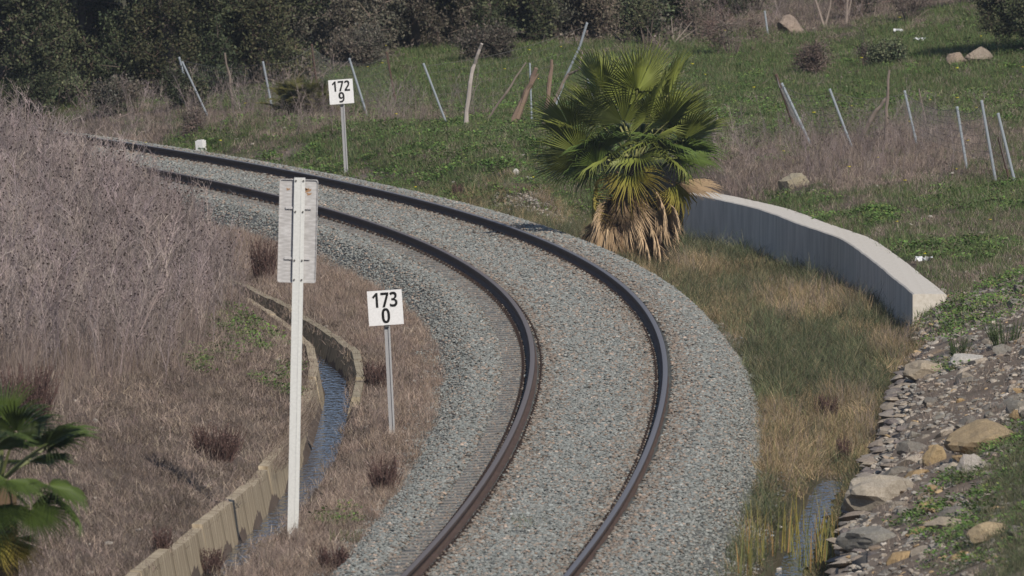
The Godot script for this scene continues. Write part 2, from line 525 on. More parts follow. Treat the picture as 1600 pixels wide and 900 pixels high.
func soil(x: float, d: float) -> Color:
	var brown := Color(0.165, 0.13, 0.108)
	var green := Color(0.085, 0.1, 0.045)
	var dirt := Color(0.25, 0.205, 0.175)
	var c := brown
	var u := u_of(x, d)
	var n: float = fine.get_noise_2d(x * 30.0, d * 9.0)
	if u > 0.0:
		var b := row(t_b, d)
		if x < b and d < 268.0: c = Color(0.12, 0.105, 0.07)
		if x > b and d < 231.0: c = Color(0.17, 0.155, 0.14)
		elif d > 228.0: c = c.lerp(green, clampf(0.45 + n * 1.6, 0.0, 1.0))
	c = c.lerp(green, amount("green", x, d) * 0.8)
	c = c.lerp(dirt, amount("dirt", x, d))
	c = c.lerp(brown, amount("thicket", x, d) * 0.7)
	var k := 1.0 + n * 0.35
	return Color(c.r * k, c.g * k, c.b * k)

func sheet(xs: Array, ds: Array, at: Callable, paint: Callable) -> ArrayMesh:
	var v := PackedVector3Array()
	var nn := PackedVector3Array()
	var cc := PackedColorArray()
	var idx := PackedInt32Array()
	var w := xs.size()
	for j in ds.size():
		for i in w:
			v.push_back(at.call(xs[i], ds[j]))
			cc.push_back(paint.call(xs[i], ds[j]))
	for j in ds.size():
		for i in w:
			var l := v[j * w + maxi(i - 1, 0)]
			var r := v[j * w + mini(i + 1, w - 1)]
			var a := v[maxi(j - 1, 0) * w + i]
			var b := v[mini(j + 1, ds.size() - 1) * w + i]
			var q := (r - l).cross(b - a)
			nn.push_back((q if q.y > 0 else -q).normalized())
	for j in ds.size() - 1:
		for i in w - 1:
			var k := j * w + i
			idx.append_array([k, k + w, k + 1, k + 1, k + w, k + w + 1])
	var a := []
	a.resize(Mesh.ARRAY_MAX)
	a[Mesh.ARRAY_VERTEX] = v
	a[Mesh.ARRAY_NORMAL] = nn
	a[Mesh.ARRAY_COLOR] = cc
	a[Mesh.ARRAY_INDEX] = idx
	var m := ArrayMesh.new()
	m.add_surface_from_arrays(Mesh.PRIMITIVE_TRIANGLES, a)
	return m

func build_ground() -> void:
	make_patches()
	var xs: Array = []
	for x in [-900.0, -500.0, -300.0, -180.0, -110.0, -70.0, -45.0, -32.0, -25.0, -20.0, -17.0]: xs.push_back(x)
	var x := -15.0
	while x < 15.0:
		xs.push_back(x)
		x += 0.13 if x > -7.0 and x < 8.0 else 0.3
	for q in [15.0, 17.0, 20.0, 25.0, 32.0, 45.0, 70.0, 110.0, 180.0, 300.0, 500.0, 900.0]: xs.push_back(q)
	var ds: Array = []
	for q in [-150.0, -60.0, 0.0, 40.0, 70.0, 95.0, 115.0, 128.0, 136.0]: ds.push_back(q)
	var d := 140.0
	while d < 345.0:
		ds.push_back(d)
		d += 0.5 if d < 290.0 else 1.0
	for q in [348.0, 354.0, 362.0, 372.0, 385.0, 400.0, 430.0, 480.0, 560.0, 700.0, 1000.0, 1600.0, 2600.0]: ds.push_back(q)
	var m := sheet(xs, ds, func(a, b): return Vector3(a, height(a, b) - 0.012, -b), func(a, b): return soil(a, b))
	tag(part("ground", m, M.ground, self), "brown and green ground of the railway cutting and the field beyond", "ground", "", "structure")

func ballast_h(u: float, d: float) -> float:
	var h := cant(u) - 0.128
	if u < -0.98 and u > -1.3: h = cant(u) - 0.143
	if u > 0.88: h += 0.055 * smoothstep(0.88, 0.95, u) * smoothstep(1.7, 1.3, u)
	var a := absf(u)
	if a > 1.6:
		var foot := -0.5 if u < 0 else table(T_TOE_R, d) - 0.03
		h = lerpf(h, foot, smoothstep(1.6, 2.2, a))
	return h

func build_track() -> void:
	# the bed of broken stone
	var us: Array = []
	var u := -2.3
	while u < 2.31:
		us.push_back(u)
		u += 0.1
	var ds: Array = []
	var d := 100.0
	while d < 360.0:
		ds.push_back(d)
		d += 0.5
	var bed := sheet(us, ds, func(a, b): return Vector3(x_of(a, b), ballast_h(a, b) + fine.get_noise_2d(a * 60.0, b * 25.0) * 0.015, -b),
		func(a, b):
			var k := 0.85 + 0.3 * fine.get_noise_2d(a * 50.0, b * 20.0)
			return Color(0.2 * k, 0.208 * k, 0.197 * k))
	tag(part("ballast_bed", bed, M.ballast, self), "curving bed of grey broken stone under the railway track", "ballast", "", "structure")
	# loose stones over it
	var kinds: Array = []
	for k in 5:
		kinds.push_back(rock_mesh(1, 6, 0.6, Color(1, 1, 1), 0.1))
	var xs: Array = []
	var cols: Array = []
	var tries := 330000
	for k in tries:
		var dd := rf(152.0, 312.0)
		var uu := rf(-2.6, 2.6)
		if absf(uu) > 2.05 + 0.3 * fine.get_noise_2d(dd * 20.0, uu * 4.0) and rng.randf() < (absf(uu) - 1.7) * 1.3: continue
		var s := rf(0.011, 0.0235)
		var raised := 0.0
		var a := absf(absf(uu) - 0.8675)
		if a < 0.09: continue
		if uu < -0.97 and uu > -1.28: # the half bare sleeper ends
			if rng.randf() < 0.72: continue
			s *= 0.75
		elif a < 0.16 and rng.randf() < 0.3: continue
		if s > 0.0215: raised = rf(0.0, 0.01)
		var p := Vector3(x_of(uu, dd), ballast_h(uu, dd) + s * 0.25 + raised, -dd)
		if absf(uu) > 2.15: p.y = maxf(p.y, height(p.x, dd) + s * 0.3)
		xs.push_back(turned(p, Vector3(s * rf(0.9, 1.5), s * rf(0.4, 0.8), s * rf(0.9, 1.5)), 0.45))
		var v := rf(0.78, 1.18)
		if rng.randf() < 0.07: v *= 1.4
		if rng.randf() < 0.08: v *= 0.6
		var c := Color(0.232, 0.243, 0.228)
		var q := rng.randf()
		if q < 0.09: c = Color(0.36, 0.285, 0.23)
		elif q < 0.4: c = Color(0.25, 0.255, 0.238)
		elif q < 0.55: c = Color(0.205, 0.222, 0.212)
		var dusty := 0.1
		if a < 0.28: dusty = 0.7 # brake dust lies on the stones by the rails
		elif a < 0.5: dusty = 0.35
		if rng.randf() < dusty: c = c.lerp(Color(0.22, 0.165, 0.125), rf(0.4, 0.9))
		cols.push_back(Color(c.r * v, c.g * v, c.b * v))
	stuff_of("ballast_stones", "grey green and pinkish broken ballast stones around the rails", "gravel", kinds, M.stone, xs, cols)

	# the track: two rails on concrete sleepers
	var t := thing("railway_track", "single curving railway track with two rusty rails on concrete sleepers", "railway track", Vector3(x_of(0, 200), -0.2, -200))
	var org := t.position
	var prof := [[-0.035, 0.0], [-0.036, -0.03], [-0.026, -0.042], [-0.008, -0.052], [-0.008, -0.095], [-0.03, -0.11], [-0.065, -0.117], [-0.065, -0.13], [0.065, -0.13], [0.065, -0.117], [0.03, -0.11], [0.008, -0.095], [0.008, -0.052], [0.026, -0.042], [0.036, -0.03], [0.035, 0.0]]
	for side in [-1.0, 1.0]:
		var m := MB.new()
		var top := MB.new()
		var uc: float = side * GAUGE * 0.5
		var prev: Array = []
		var pt: Array = []
		var dd := 100.0
		while dd <= 350.0:
			var ring: Array = []
			for p in prof:
				var uu: float = uc + p[0]
				ring.push_back(Vector3(x_of(uu, dd), cant(uc) + p[1] + p[0] * 0.0519, -dd) - org)
			var tr: Array = []
			for p in [[-0.036, -0.008], [-0.03, 0.0015], [-0.012, 0.004], [0.012, 0.004], [0.03, 0.0015], [0.036, -0.008]]:
				tr.push_back(Vector3(x_of(uc + p[0], dd), cant(uc) + p[1] + p[0] * 0.0519, -dd) - org)
			if prev.size():
				for k in prof.size() - 1:
					var s := rf(0.9, 1.1)
					m.quad(prev[k], prev[k + 1], ring[k + 1], ring[k], Color(0.115 * s, 0.077 * s, 0.06 * s))
				for k in tr.size() - 1:
					var sh := 1.0 if k > 0 and k < 4 else 0.6
					top.quad(pt[k], pt[k + 1], tr[k + 1], tr[k], Color(0.15, 0.147, 0.155) * sh if side > 0 else Color(0.15, 0.128, 0.115) * sh)
			prev = ring
			pt = tr
			dd += 0.5
		var r := part("rail", m.mesh(), M.rail, t)
		tag(r, "inner rail with a dull brown head" if side < 0 else "outer rail with a polished grey head", "")
		part("running_surface", top.mesh(), M.rail_top, r)
	var sl := MB.new() # a waisted concrete sleeper
	for q in [[-1.27, -0.72], [0.72, 1.27]]:
		var x0: float = q[0]
		var x1: float = q[1]
		for k in 1:
			var c := Color(0.29, 0.26, 0.235)
			var h := 0.0
			var a := [Vector3(x0, -0.2, -0.14), Vector3(x1, -0.2, -0.14), Vector3(x1, -0.2, 0.14), Vector3(x0, -0.2, 0.14), Vector3(x0, h, -0.105), Vector3(x1, h, -0.105), Vector3(x1, h, 0.105), Vector3(x0, h, 0.105)]
			for f in [[4, 5, 6, 7], [0, 4, 7, 3], [1, 5, 6, 2], [0, 1, 5, 4], [3, 2, 6, 7]]:
				sl.quad(a[f[0]], a[f[1]], a[f[2]], a[f[3]], c)
	sl.box(Vector3(0, -0.13, 0), Vector3(1.44, 0.14, 0.18), Color(0.25, 0.22, 0.2))
	var sleeper := sl.mesh()
	var clip := MB.new()
	clip.box(Vector3(0, 0.012, 0), Vector3(0.06, 0.03, 0.10), Color(0.07, 0.05, 0.04))
	clip.tube([Vector3(0.0, 0.02, 0.0), Vector3(0.0, 0.05, 0.0)], [0.015, 0.013], 6, Color(0.06, 0.045, 0.04))
	var cx: Array = []
	var cc: Array = []
	var s := 0.0
	d = 152.0
	var count := 0
	while d < 318.0:
		var slope := (x_of(0, d + 0.3) - x_of(0, d - 0.3)) / 0.6
		var bs := Basis(Vector3.UP, -atan(slope)) * Basis(Vector3.BACK, 0.0519)
		var at := Vector3(x_of(0, d), cant(0) - 0.137, -d) - org
		var o := part("sleeper", sleeper, M.sleeper, t, Transform3D(bs * Basis(Vector3.UP, rf(-0.01, 0.01)), at))
		for e in [-1.0, 1.0]:
			for f in [-0.115, 0.115]:
				cx.push_back(Transform3D(bs, at + bs * Vector3(e * GAUGE * 0.5 + f, 0.002, 0)))
				cc.push_back(Color.WHITE)
		d += 0.6 / sqrt(1.0 + slope * slope)
		count += 1
	stuff_of("", "", "", [clip.mesh()], M.rust, cx, cc, t, "rail_clips")

# ------------------------------------------------------------------ drainage channel on the left
func strip_water(called: String, label: String, d0: float, d1: float, left: Callable, right: Callable, y: Callable) -> void:
	var m := MB.new()
	var d := d0
	var col := Color.WHITE
	while d < d1:
		var e := d + 0.5
		m.quad(Vector3(left.call(d), y.call(d), -d), Vector3(right.call(d), y.call(d), -d), Vector3(right.call(e), y.call(e), -e), Vector3(left.call(e), y.call(e), -e), col)
		d = e
	tag(part(called, m.mesh(), M.water, self), label, "water", "", "structure")

func build_channel() -> void:
	var t := thing("drainage_channel", "narrow concrete drainage channel with tan slab walls curving along the left bank", "drainage channel", Vector3(row(t_xd, 200), -0.9, -200))
	var org := t.position
	for side in [0, 1]:
		var d := 150.0
		while d < 243.0:
			var l := rf(3.4, 5.2) if side == 0 else rf(3.6, 5.0)
			if side == 0 and d > 188.0 and d < 192.0: # a slab has fallen out here and weeds hang over the gap
				d = 195.5
				continue
			if side == 1 and d < 203.0: # this side is buried in weeds nearer the bridge
				d += l
				continue
			var m := MB.new()
			var top := -0.30 + rf(-0.04, 0.035) if side == 0 else -0.40 + rf(-0.02, 0.03)
			var shift := rf(-0.008, 0.008)
			var col := g3(0.56, 0.47, 0.34, 0.06) if side == 0 else g3(0.46, 0.40, 0.29, 0.08)
			var n := 5
			for k in n:
				var a := d + 0.012 + (l - 0.024) * k / n
				var b := d + 0.012 + (l - 0.024) * (k + 1) / n
				var q: Array = []
				for e in [a, b]:
					var x := row(t_xd, e) + shift
					var hh := top + 0.02 * fine.get_noise_2d(e * 60.0, side * 40.0)
					if side == 0: q.push_back([Vector3(x - 0.1, hh - 0.5, -e) - org, Vector3(x - 0.1, hh, -e) - org, Vector3(x + 0.015, hh - 0.005, -e) - org, Vector3(x + 0.13, -0.92, -e) - org])
					else: q.push_back([Vector3(x + 0.64, hh - 0.5, -e) - org, Vector3(x + 0.64, hh, -e) - org, Vector3(x + 0.53, hh - 0.005, -e) - org, Vector3(x + 0.41, -0.92, -e) - org])
				for j in 3:
					var va := [0.0, 0.5, 0.6, 1.1]
					m.quad(q[0][j], q[0][j + 1], q[1][j + 1], q[1][j], col)
					for w in [[a, va[j]], [a, va[j + 1]], [b, va[j + 1]], [a, va[j]], [b, va[j + 1]], [b, va[j]]]:
						m.uv.push_back(Vector2(w[0] * 0.55, w[1] * 0.45))
				for z in ([[0, 0]] if k == 0 else []) + ([[1, 1]] if k == n - 1 else []):
					var r: Array = q[z[0]]
					m.quad(r[0], r[1], r[2], r[3], col)
					for j in 6: m.uv.push_back(Vector2(a * 0.4 + j * 0.03, j * 0.11))
			part("wall_slab", m.mesh(), M.panel, t)
			d += l
	strip_water("ditch_water", "still bluish water lying in the concrete drainage channel", 160.0, 232.0,
		func(d): return row(t_xd, d) + 0.08, func(d): return row(t_xd, d) + 0.47, func(d): return -0.75)
	strip_water("stream_water", "small bluish stream beside the old stone wall on the right", 150.0, 194.5,
		func(d): return row(t_b, d) - 0.58 - 0.2 - 0.09 * fine.get_noise_2d(d * 14.0, 1.0), func(d): return row(t_b, d) - 0.58 + 0.2 + 0.12 * fine.get_noise_2d(d * 16.0, 50.0), func(d): return -0.86)

# ------------------------------------------------------------------ concrete retaining wall
const WALL := [[228.0, 5.80], [231.0, 5.73], [234.5, 5.63], [239.0, 5.52], [243.3, 5.38], [246.5, 5.28], [249.0, 5.15], [251.8, 4.9], [254.3, 4.64], [258.0, 4.36], [261.5, 4.03], [265.4, 3.45], [269.0, 2.83], [272.0, 2.3]]
func build_wall() -> void:
	var t := thing("concrete_wall", "low grey concrete retaining wall curving away from the rubble slope to the palm", "wall", Vector3(5.8, -0.6, -228.0))
	var org := t.position
	var m := MB.new()
	var cap := MB.new()
	var prev: Array = []
	var run := 0.0
	var ds: Array = []
	var d := 228.0
	while d < 268.8:
		ds.push_back(d)
		d += 0.5
	for e in ds:
		var x := table(WALL, e)
		var sl := (table(WALL, e + 0.8) - table(WALL, e - 0.8)) / 1.6 if e > 229 else -0.02
		var nrm := Vector3(1, 0, sl).normalized()
		var top := -0.0 + 0.008 * fine.get_noise_2d(e * 40.0, 0.0)
		var edge := 0.012 * fine.get_noise_2d(e * 90.0, 30.0)
		var p := Vector3(x, 0, -e) - org
		var w := 0.49
		var ring := [p + Vector3(0, -1.5, 0), p + Vector3(0, top - 0.015, 0) + nrm * edge, p + Vector3(0, top, 0) + nrm * (0.02 + edge), p + Vector3(0, top, 0) + nrm * (w - 0.02), p + Vector3(0, top - 0.02, 0) + nrm * w, p + Vector3(0, -1.5, 0) + nrm * w]
		if prev.size():
			var c := Color(0.64, 0.6, 0.54)
			for k in [0, 3, 4]:
				var rows := 2 if k == 0 else 1
				for j in rows:
					var f0 := float(j) / rows
					var f1 := float(j + 1) / rows
					var a0: Vector3 = prev[k].lerp(prev[k + 1], f0)
					var a1: Vector3 = prev[k].lerp(prev[k + 1], f1)
					var b0: Vector3 = ring[k].lerp(ring[k + 1], f0)
					var b1: Vector3 = ring[k].lerp(ring[k + 1], f1)
					m.quad(a0, a1, b1, b0, c)
					var v0 := 0.6 * f0 if k == 0 else 0.7
					var v1 := 0.6 * f1 if k == 0 else 0.75
					for q in [[run, v0], [run, v1], [run + 0.5, v1], [run, v0], [run + 0.5, v1], [run + 0.5, v0]]:
						m.uv.push_back(Vector2(q[0] * 0.085, q[1] * 0.5))
			for k in [1, 2]:
				cap.quad(prev[k], prev[k + 1], ring[k + 1], ring[k], Color(0.64, 0.6, 0.54))
			run += 0.5
		else:
			cap.quad(ring[0], ring[1], ring[4], ring[5], Color(0.64, 0.6, 0.54))
			cap.quad(ring[1], ring[2], ring[3], ring[4], Color(0.64, 0.6, 0.54))
		prev = ring
	part("wall_face", m.mesh(), M.concrete, t)
	part("wall_top", cap.mesh(), M.cap, t)

# ------------------------------------------------------------------ old stone wall and rubble slope on the right
func build_rubble() -> void:
	var t := thing("old_stone_wall", "crumbling dry stone wall of thin flat layers at the foot of the rubble slope", "wall", Vector3(row(t_b, 190), -0.6, -190.0))
	var org := t.position
	var meshes: Array = []
	for k in 8:
		var sh: Color = [Color(0.31, 0.265, 0.225), Color(0.35, 0.31, 0.27), Color(0.24, 0.21, 0.195), Color(0.42, 0.36, 0.29)][k % 4]
		meshes.push_back(rock_mesh(1, 6, 0.55, sh, 0.12))
	var d := 156.0
	while d < 211.0:
		for k in 3:
			if rng.randf() < 0.12: continue
			var x := row(t_b, d) + 0.1 + k * 0.17 + rf(-0.05, 0.05)
			var s := Vector3(rf(0.08, 0.2), rf(0.03, 0.075), rf(0.12, 0.3))
			var xf := Transform3D(Basis(Vector3.UP, rf(-0.5, 0.5)) * Basis(Vector3.BACK, rf(-0.2, 0.25)) * Basis(Vector3.RIGHT, rf(-0.12, 0.12)) * Basis.from_scale(s), Vector3(x, -0.34 + k * 0.05 + rf(-0.05, 0.035), -d) - org)
			part("stone", meshes[rng.randi() % 8], M.rock, t, xf)
		if fmod(d, 1.1) < 0.5: # the courses below it, down to the stream
			for k in 3:
				var s := Vector3(rf(0.12, 0.18), rf(0.07, 0.1), rf(0.35, 0.5))
				part("stone", meshes[rng.randi() % 8], M.rock, t, Transform3D(Basis(Vector3.UP, rf(-0.1, 0.1)) * Basis.from_scale(s), Vector3(row(t_b, d) + 0.1 + rf(-0.04, 0.03), -0.48 - k * 0.16, -d) - org))
		d += rf(0.5, 0.8)
	var core := MB.new()
	var dc := 154.0
	while dc < 211.5:
		var de := dc + 1.5
		var q: Array = []
		for e in [dc, de]:
			var x := row(t_b, e) + 0.03 * fine.get_noise_2d(e * 30.0, 7.0)
			q.push_back([Vector3(x + 0.02, -1.1, -e) - org, Vector3(x + 0.03, -0.37, -e) - org, Vector3(x + 0.52, -0.26, -e) - org])
		for j in 2: core.quad(q[0][j], q[0][j + 1], q[1][j + 1], q[1][j], g3(0.25, 0.21, 0.175, 0.12))
		dc = de
	part("wall_core", core.mesh(), M.rock, t)
	# rubble: the largest stones singly, the small ones as one
	var sheet_m := sheet(range(0, 30).map(func(k): return k * 0.14), range(0, 150).map(func(k): return 152.0 + k * 0.52),
		func(q, dd): return ground(row(t_b, dd) + 0.35 + q, dd) + Vector3(0, 0.008, 0),
		func(q, dd):
			var k := 1.0 + 0.5 * fine.get_noise_2d(q * 40.0, dd * 12.0)
			return Color(0.26 * k, 0.21 * k, 0.165 * k))
	var slope := part("rubble_slope", sheet_m, M.ground, self)
	tag(slope, "slope of loose grey and tan rubble to the right of the valley", "slope", "", "structure")
	var shapes: Array = []
	var tones := [Color(0.27, 0.255, 0.225), Color(0.33, 0.29, 0.24), Color(0.215, 0.2, 0.18), Color(0.44, 0.39, 0.33), Color(0.40, 0.29, 0.165), Color(0.3, 0.24, 0.185)]
	for k in 12: shapes.push_back(rock_mesh(2, 8, 0.5, tones[k % 6], 0.08))
	for k in 270:
		var dd := rf(160.0, 226.0)
		var q := rf(0.45, 2.9)
		var p := ground(row(t_b, dd) + q, dd)
		if p.x > 0.0325 * dd + 0.5: continue
		var s := rf(0.045, 0.13) * (0.75 if rng.randf() < 0.5 else 1.25)
		part("rubble_stone", shapes[rng.randi() % (12 if rng.randf() < 0.7 else 4)], M.rock, slope, turned(p - Vector3(0, s * 0.1, 0), Vector3(s * rf(0.8, 1.6), s * rf(0.5, 0.95), s * rf(0.8, 1.6)), 0.5))
	var kinds: Array = []
	for k in 4: kinds.push_back(rock_mesh(1, 6, 0.55, Color(1, 1, 1), 0.12))
	var xs: Array = []
	var cols: Array = []
	for k in 11000:
		var dd := rf(156.0, 231.0)
		var q := 4.0 * pow(rng.randf(), 1.2)
		if fine.get_noise_2d(q * 30.0, dd * 8.0) > 0.22: continue
		var p := ground(row(t_b, dd) + q, dd)
		var s := 0.016 + 0.035 * pow(rng.randf(), 2.2)
		xs.push_back(turned(p + Vector3(0, s * 0.2, 0), Vector3(s * rf(0.9, 1.6), s * rf(0.5, 0.9), s * rf(0.9, 1.6)), 0.5))
		var c: Color = tones[rng.randi() % (6 if rng.randf() < 0.4 else 3)] * rf(0.75, 1.25)
		cols.push_back(c)
	for k in 900: # pale stones showing in the dirt bank
		var e := spot(rf(770, 930), rf(300, 385))
		if amount("dirt", e.x, -e.z) < 0.3: continue
		var s := rf(0.015, 0.05)
		xs.push_back(turned(e + Vector3(0, s * 0.2, 0), Vector3(s * rf(0.9, 1.6), s * rf(0.5, 0.9), s * rf(0.9, 1.6)), 0.5))
		cols.push_back(Color(0.42, 0.38, 0.34) * rf(0.6, 1.2))
	for k in 700: # and a few among the weeds
		var dd := rf(160.0, 300.0)
		var p := ground(rf(-0.033, 0.033) * dd, dd)
		if absf(u_of(p.x, dd)) < 2.2: continue
		var s := rf(0.015, 0.04)
		xs.push_back(turned(p + Vector3(0, s * 0.3, 0), Vector3(s * rf(0.9, 1.6), s * rf(0.5, 0.9), s * rf(0.9, 1.6)), 0.5))
		cols.push_back(Color(0.45, 0.41, 0.36) * rf(0.6, 1.2))
	stuff_of("", "", "", kinds, M.stone, xs, cols, slope, "small_rubble")
	# stones one would point at: photo column and row of the middle, width and height in metres, colour, label
	for b in [
		[1378, 772, 0.86, 0.34, Color(0.43, 0.385, 0.32), "large flat pale slab lying across the old stone wall above the stream", 21],
		[1552, 688, 0.80, 0.38, Color(0.36, 0.285, 0.185), "largest ochre boulder on the rubble slope", 22],
		[1518, 732, 0.30, 0.22, Color(0.42, 0.39, 0.36), "pale grey angular stone below the largest ochre boulder", 23],
		[1512, 562, 0.38, 0.16, Color(0.55, 0.53, 0.49), "whitish flat stone at the top of the rubble slope", 24],
		[1450, 580, 0.52, 0.2, Color(0.42, 0.36, 0.28), "broad tan stone left of the whitish flat stone", 25],
		[1546, 838, 0.40, 0.18, Color(0.46, 0.37, 0.24), "tan rounded stone among the grass at the bottom of the slope", 26],
		[1360, 846, 0.52, 0.24, Color(0.27, 0.26, 0.235), "grey green slab below the large pale slab", 27],
		[1462, 716, 0.25, 0.24, Color(0.42, 0.32, 0.19), "ochre stone with a dark hollow beside it, left of the largest boulder", 28],
		[1480, 822, 0.46, 0.16, Color(0.42, 0.36, 0.28), "pale tan stone under the green herbs on the slope", 29],
		[1493, 91, 0.32, 0.26, Color(0.36, 0.29, 0.23), "rounded brown boulder on the lawn at the end of the bush's shadow", 30],
		[1530, 84, 0.44, 0.30, Color(0.34, 0.29, 0.24), "larger rough boulder touching the dark bush on the hillside", 31],
		[1236, 284, 0.46, 0.28, Color(0.40, 0.36, 0.27), "pale mossy boulder in the dry thicket behind the concrete wall", 32],
		[1238, 36, 0.55, 0.4, Color(0.38, 0.31, 0.26), "pale brown rock outcrop at the top of the hillside", 33],
		[806, 268, 0.1, 0.1, Color(0.7, 0.68, 0.64), "small white stone on the green bank left of the palm", 34],
		[829, 279, 0.2, 0.07, Color(0.5, 0.46, 0.42), "flat pale stone on the green bank beside the small white stone", 35],
		[848, 412, 0.14, 0.1, Color(0.52, 0.48, 0.43), "pale stone at the ballast edge left of the palm skirt", 36],
	]:
		var p := spot(b[0], b[1] + b[3] * 40.0)
		var px := b[0] as float
		var o := part("boulder" if b[2] > 0.25 else "stone", rock_mesh(3, 9, 0.55, b[4], 0.06, b[6]), M.rock, self,
			Transform3D(Basis(Vector3.UP, rf(-0.5, 0.5)) * Basis(Vector3.BACK, rf(-0.15, 0.15)) * Basis.from_scale(Vector3(b[2] * 0.66, b[3] * 0.75, b[2] * 0.55)), p + Vector3(0, b[3] * 0.2, 0)))
		tag(o, b[5], "boulder" if b[2] > 0.25 else "stone")

# ------------------------------------------------------------------ trees and bushes
var sprigs := {}
func foliage(called: String, parent: Node3D, blobs: Array, count: int, key: String, size: float, tint: Color) -> void:
	var xs: Array = []
	var cols: Array = []
	var total := 0.0
	for b in blobs: total += b[1].x * b[1].y
	for b in blobs:
		var n := int(count * b[1].x * b[1].y / total)
		var shade := rf(0.75, 1.3)
		var warm := rf(0.92, 1.15)
		for k in n:
			var v := Vector3(rf(-1, 1), rf(-1, 1), rf(-1, 1))
			if v.length() > 1.0: v = v.normalized() * rf(0.7, 1.0)
			v = v.normalized() * pow(v.length(), 0.6)
			var p: Vector3 = b[0] + v * b[1]
			if fine.get_noise_3dv(p * 14.0 + parent.position) < -0.12: continue
			if p.y < 0.05: continue
			var s := size * rf(0.7, 1.4)
			xs.push_back(turned(p, Vector3.ONE * s, 1.2))
			var c := tint * rf(0.75, 1.3) * shade
			cols.push_back(Color(c.r * warm, c.g, c.b))
	stuff_of("", "", "", sprigs[key], M.leaf, xs, cols, parent, called)

func tree(called: String, label: String, category: String, at: Vector3, h: float, wide: float, key: String, tint: Color, count: int, group: String, low := 0.1) -> void:
	var t := thing(called, label, category, at, 0.0, group)
	var tr := MB.new()
	var blobs: Array = []
	var limbs := 5 + rng.randi() % 3
	var bark := g3(0.16, 0.13, 0.11, 0.2)
	var fork := h * rf(0.16, 0.26)
	tr.tube([Vector3(0, -0.3, 0), Vector3(rf(-0.05, 0.05), fork * 0.5, 0), Vector3(rf(-0.12, 0.12), fork, 0)], [h * 0.035, h * 0.028, h * 0.024], 7, bark)
	for k in limbs:
		var a := TAU * k / limbs + rf(-0.4, 0.4)
		var r := wide * rf(0.25, 0.62)
		var top := Vector3(cos(a) * r, h * rf(0.35, 0.85), sin(a) * r)
		var mid := Vector3(cos(a) * r * 0.5, lerpf(fork, top.y, 0.45) + rf(-0.1, 0.2), sin(a) * r * 0.5)
		tr.tube([Vector3(0, fork * 0.9, 0), mid, top, top + (top - mid) * 0.5], [h * 0.018, h * 0.012, h * 0.006, h * 0.002], 5, bark * rf(0.9, 1.8), false)
		for j in 5:
			var from := mid.lerp(top, rf(0.1, 1.0))
			stick(tr, from, from + Vector3(rf(-1, 1), rf(-0.2, 1), rf(-0.4, 1)).normalized() * wide * rf(0.4, 0.8), h * 0.004, h * 0.0012, bark * rf(1.3, 2.4))
		blobs.push_back([top, Vector3(wide * rf(0.3, 0.48), h * rf(0.16, 0.27), wide * rf(0.3, 0.48))])
		if low < 0.3: blobs.push_back([Vector3(cos(a + 0.5) * wide * 0.6, h * rf(low, low + 0.22), sin(a + 0.5) * wide * 0.6), Vector3(wide * rf(0.25, 0.42), h * rf(0.12, 0.2), wide * rf(0.25, 0.42))])
	blobs.push_back([Vector3(0, h * 0.78, 0), Vector3(wide * 0.5, h * 0.24, wide * 0.5)])
	part("trunk", tr.mesh(), M.bark, t)
	foliage("crown", t, blobs, count, key, 1.0, tint)

func bush(called: String, label: String, category: String, at: Vector3, h: float, wide: float, key: String, tint: Color, count: int, group := "") -> void:
	var t := thing(called, label, category, at, 0.0, group)
	var st := MB.new()
	var blobs: Array = []
	for k in 9:
		var a := TAU * k / 9 + rf(-0.3, 0.3)
		var r := wide * rf(0.2, 0.7)
		var top := Vector3(cos(a) * r, h * rf(0.35, 0.75) * (1.0 - 0.3 * r / wide), sin(a) * r)
		stick(st, Vector3(cos(a) * 0.05, -0.1, sin(a) * 0.05), top + Vector3(0, h * 0.2, 0), 0.02, 0.006, g3(0.17, 0.14, 0.12, 0.2))
		blobs.push_back([top, Vector3(wide * rf(0.3, 0.5), h * rf(0.25, 0.4), wide * rf(0.3, 0.5))])
	part("stems", st.mesh(), M.bark, t)
	foliage("foliage", t, blobs, count, key, 0.75, tint)

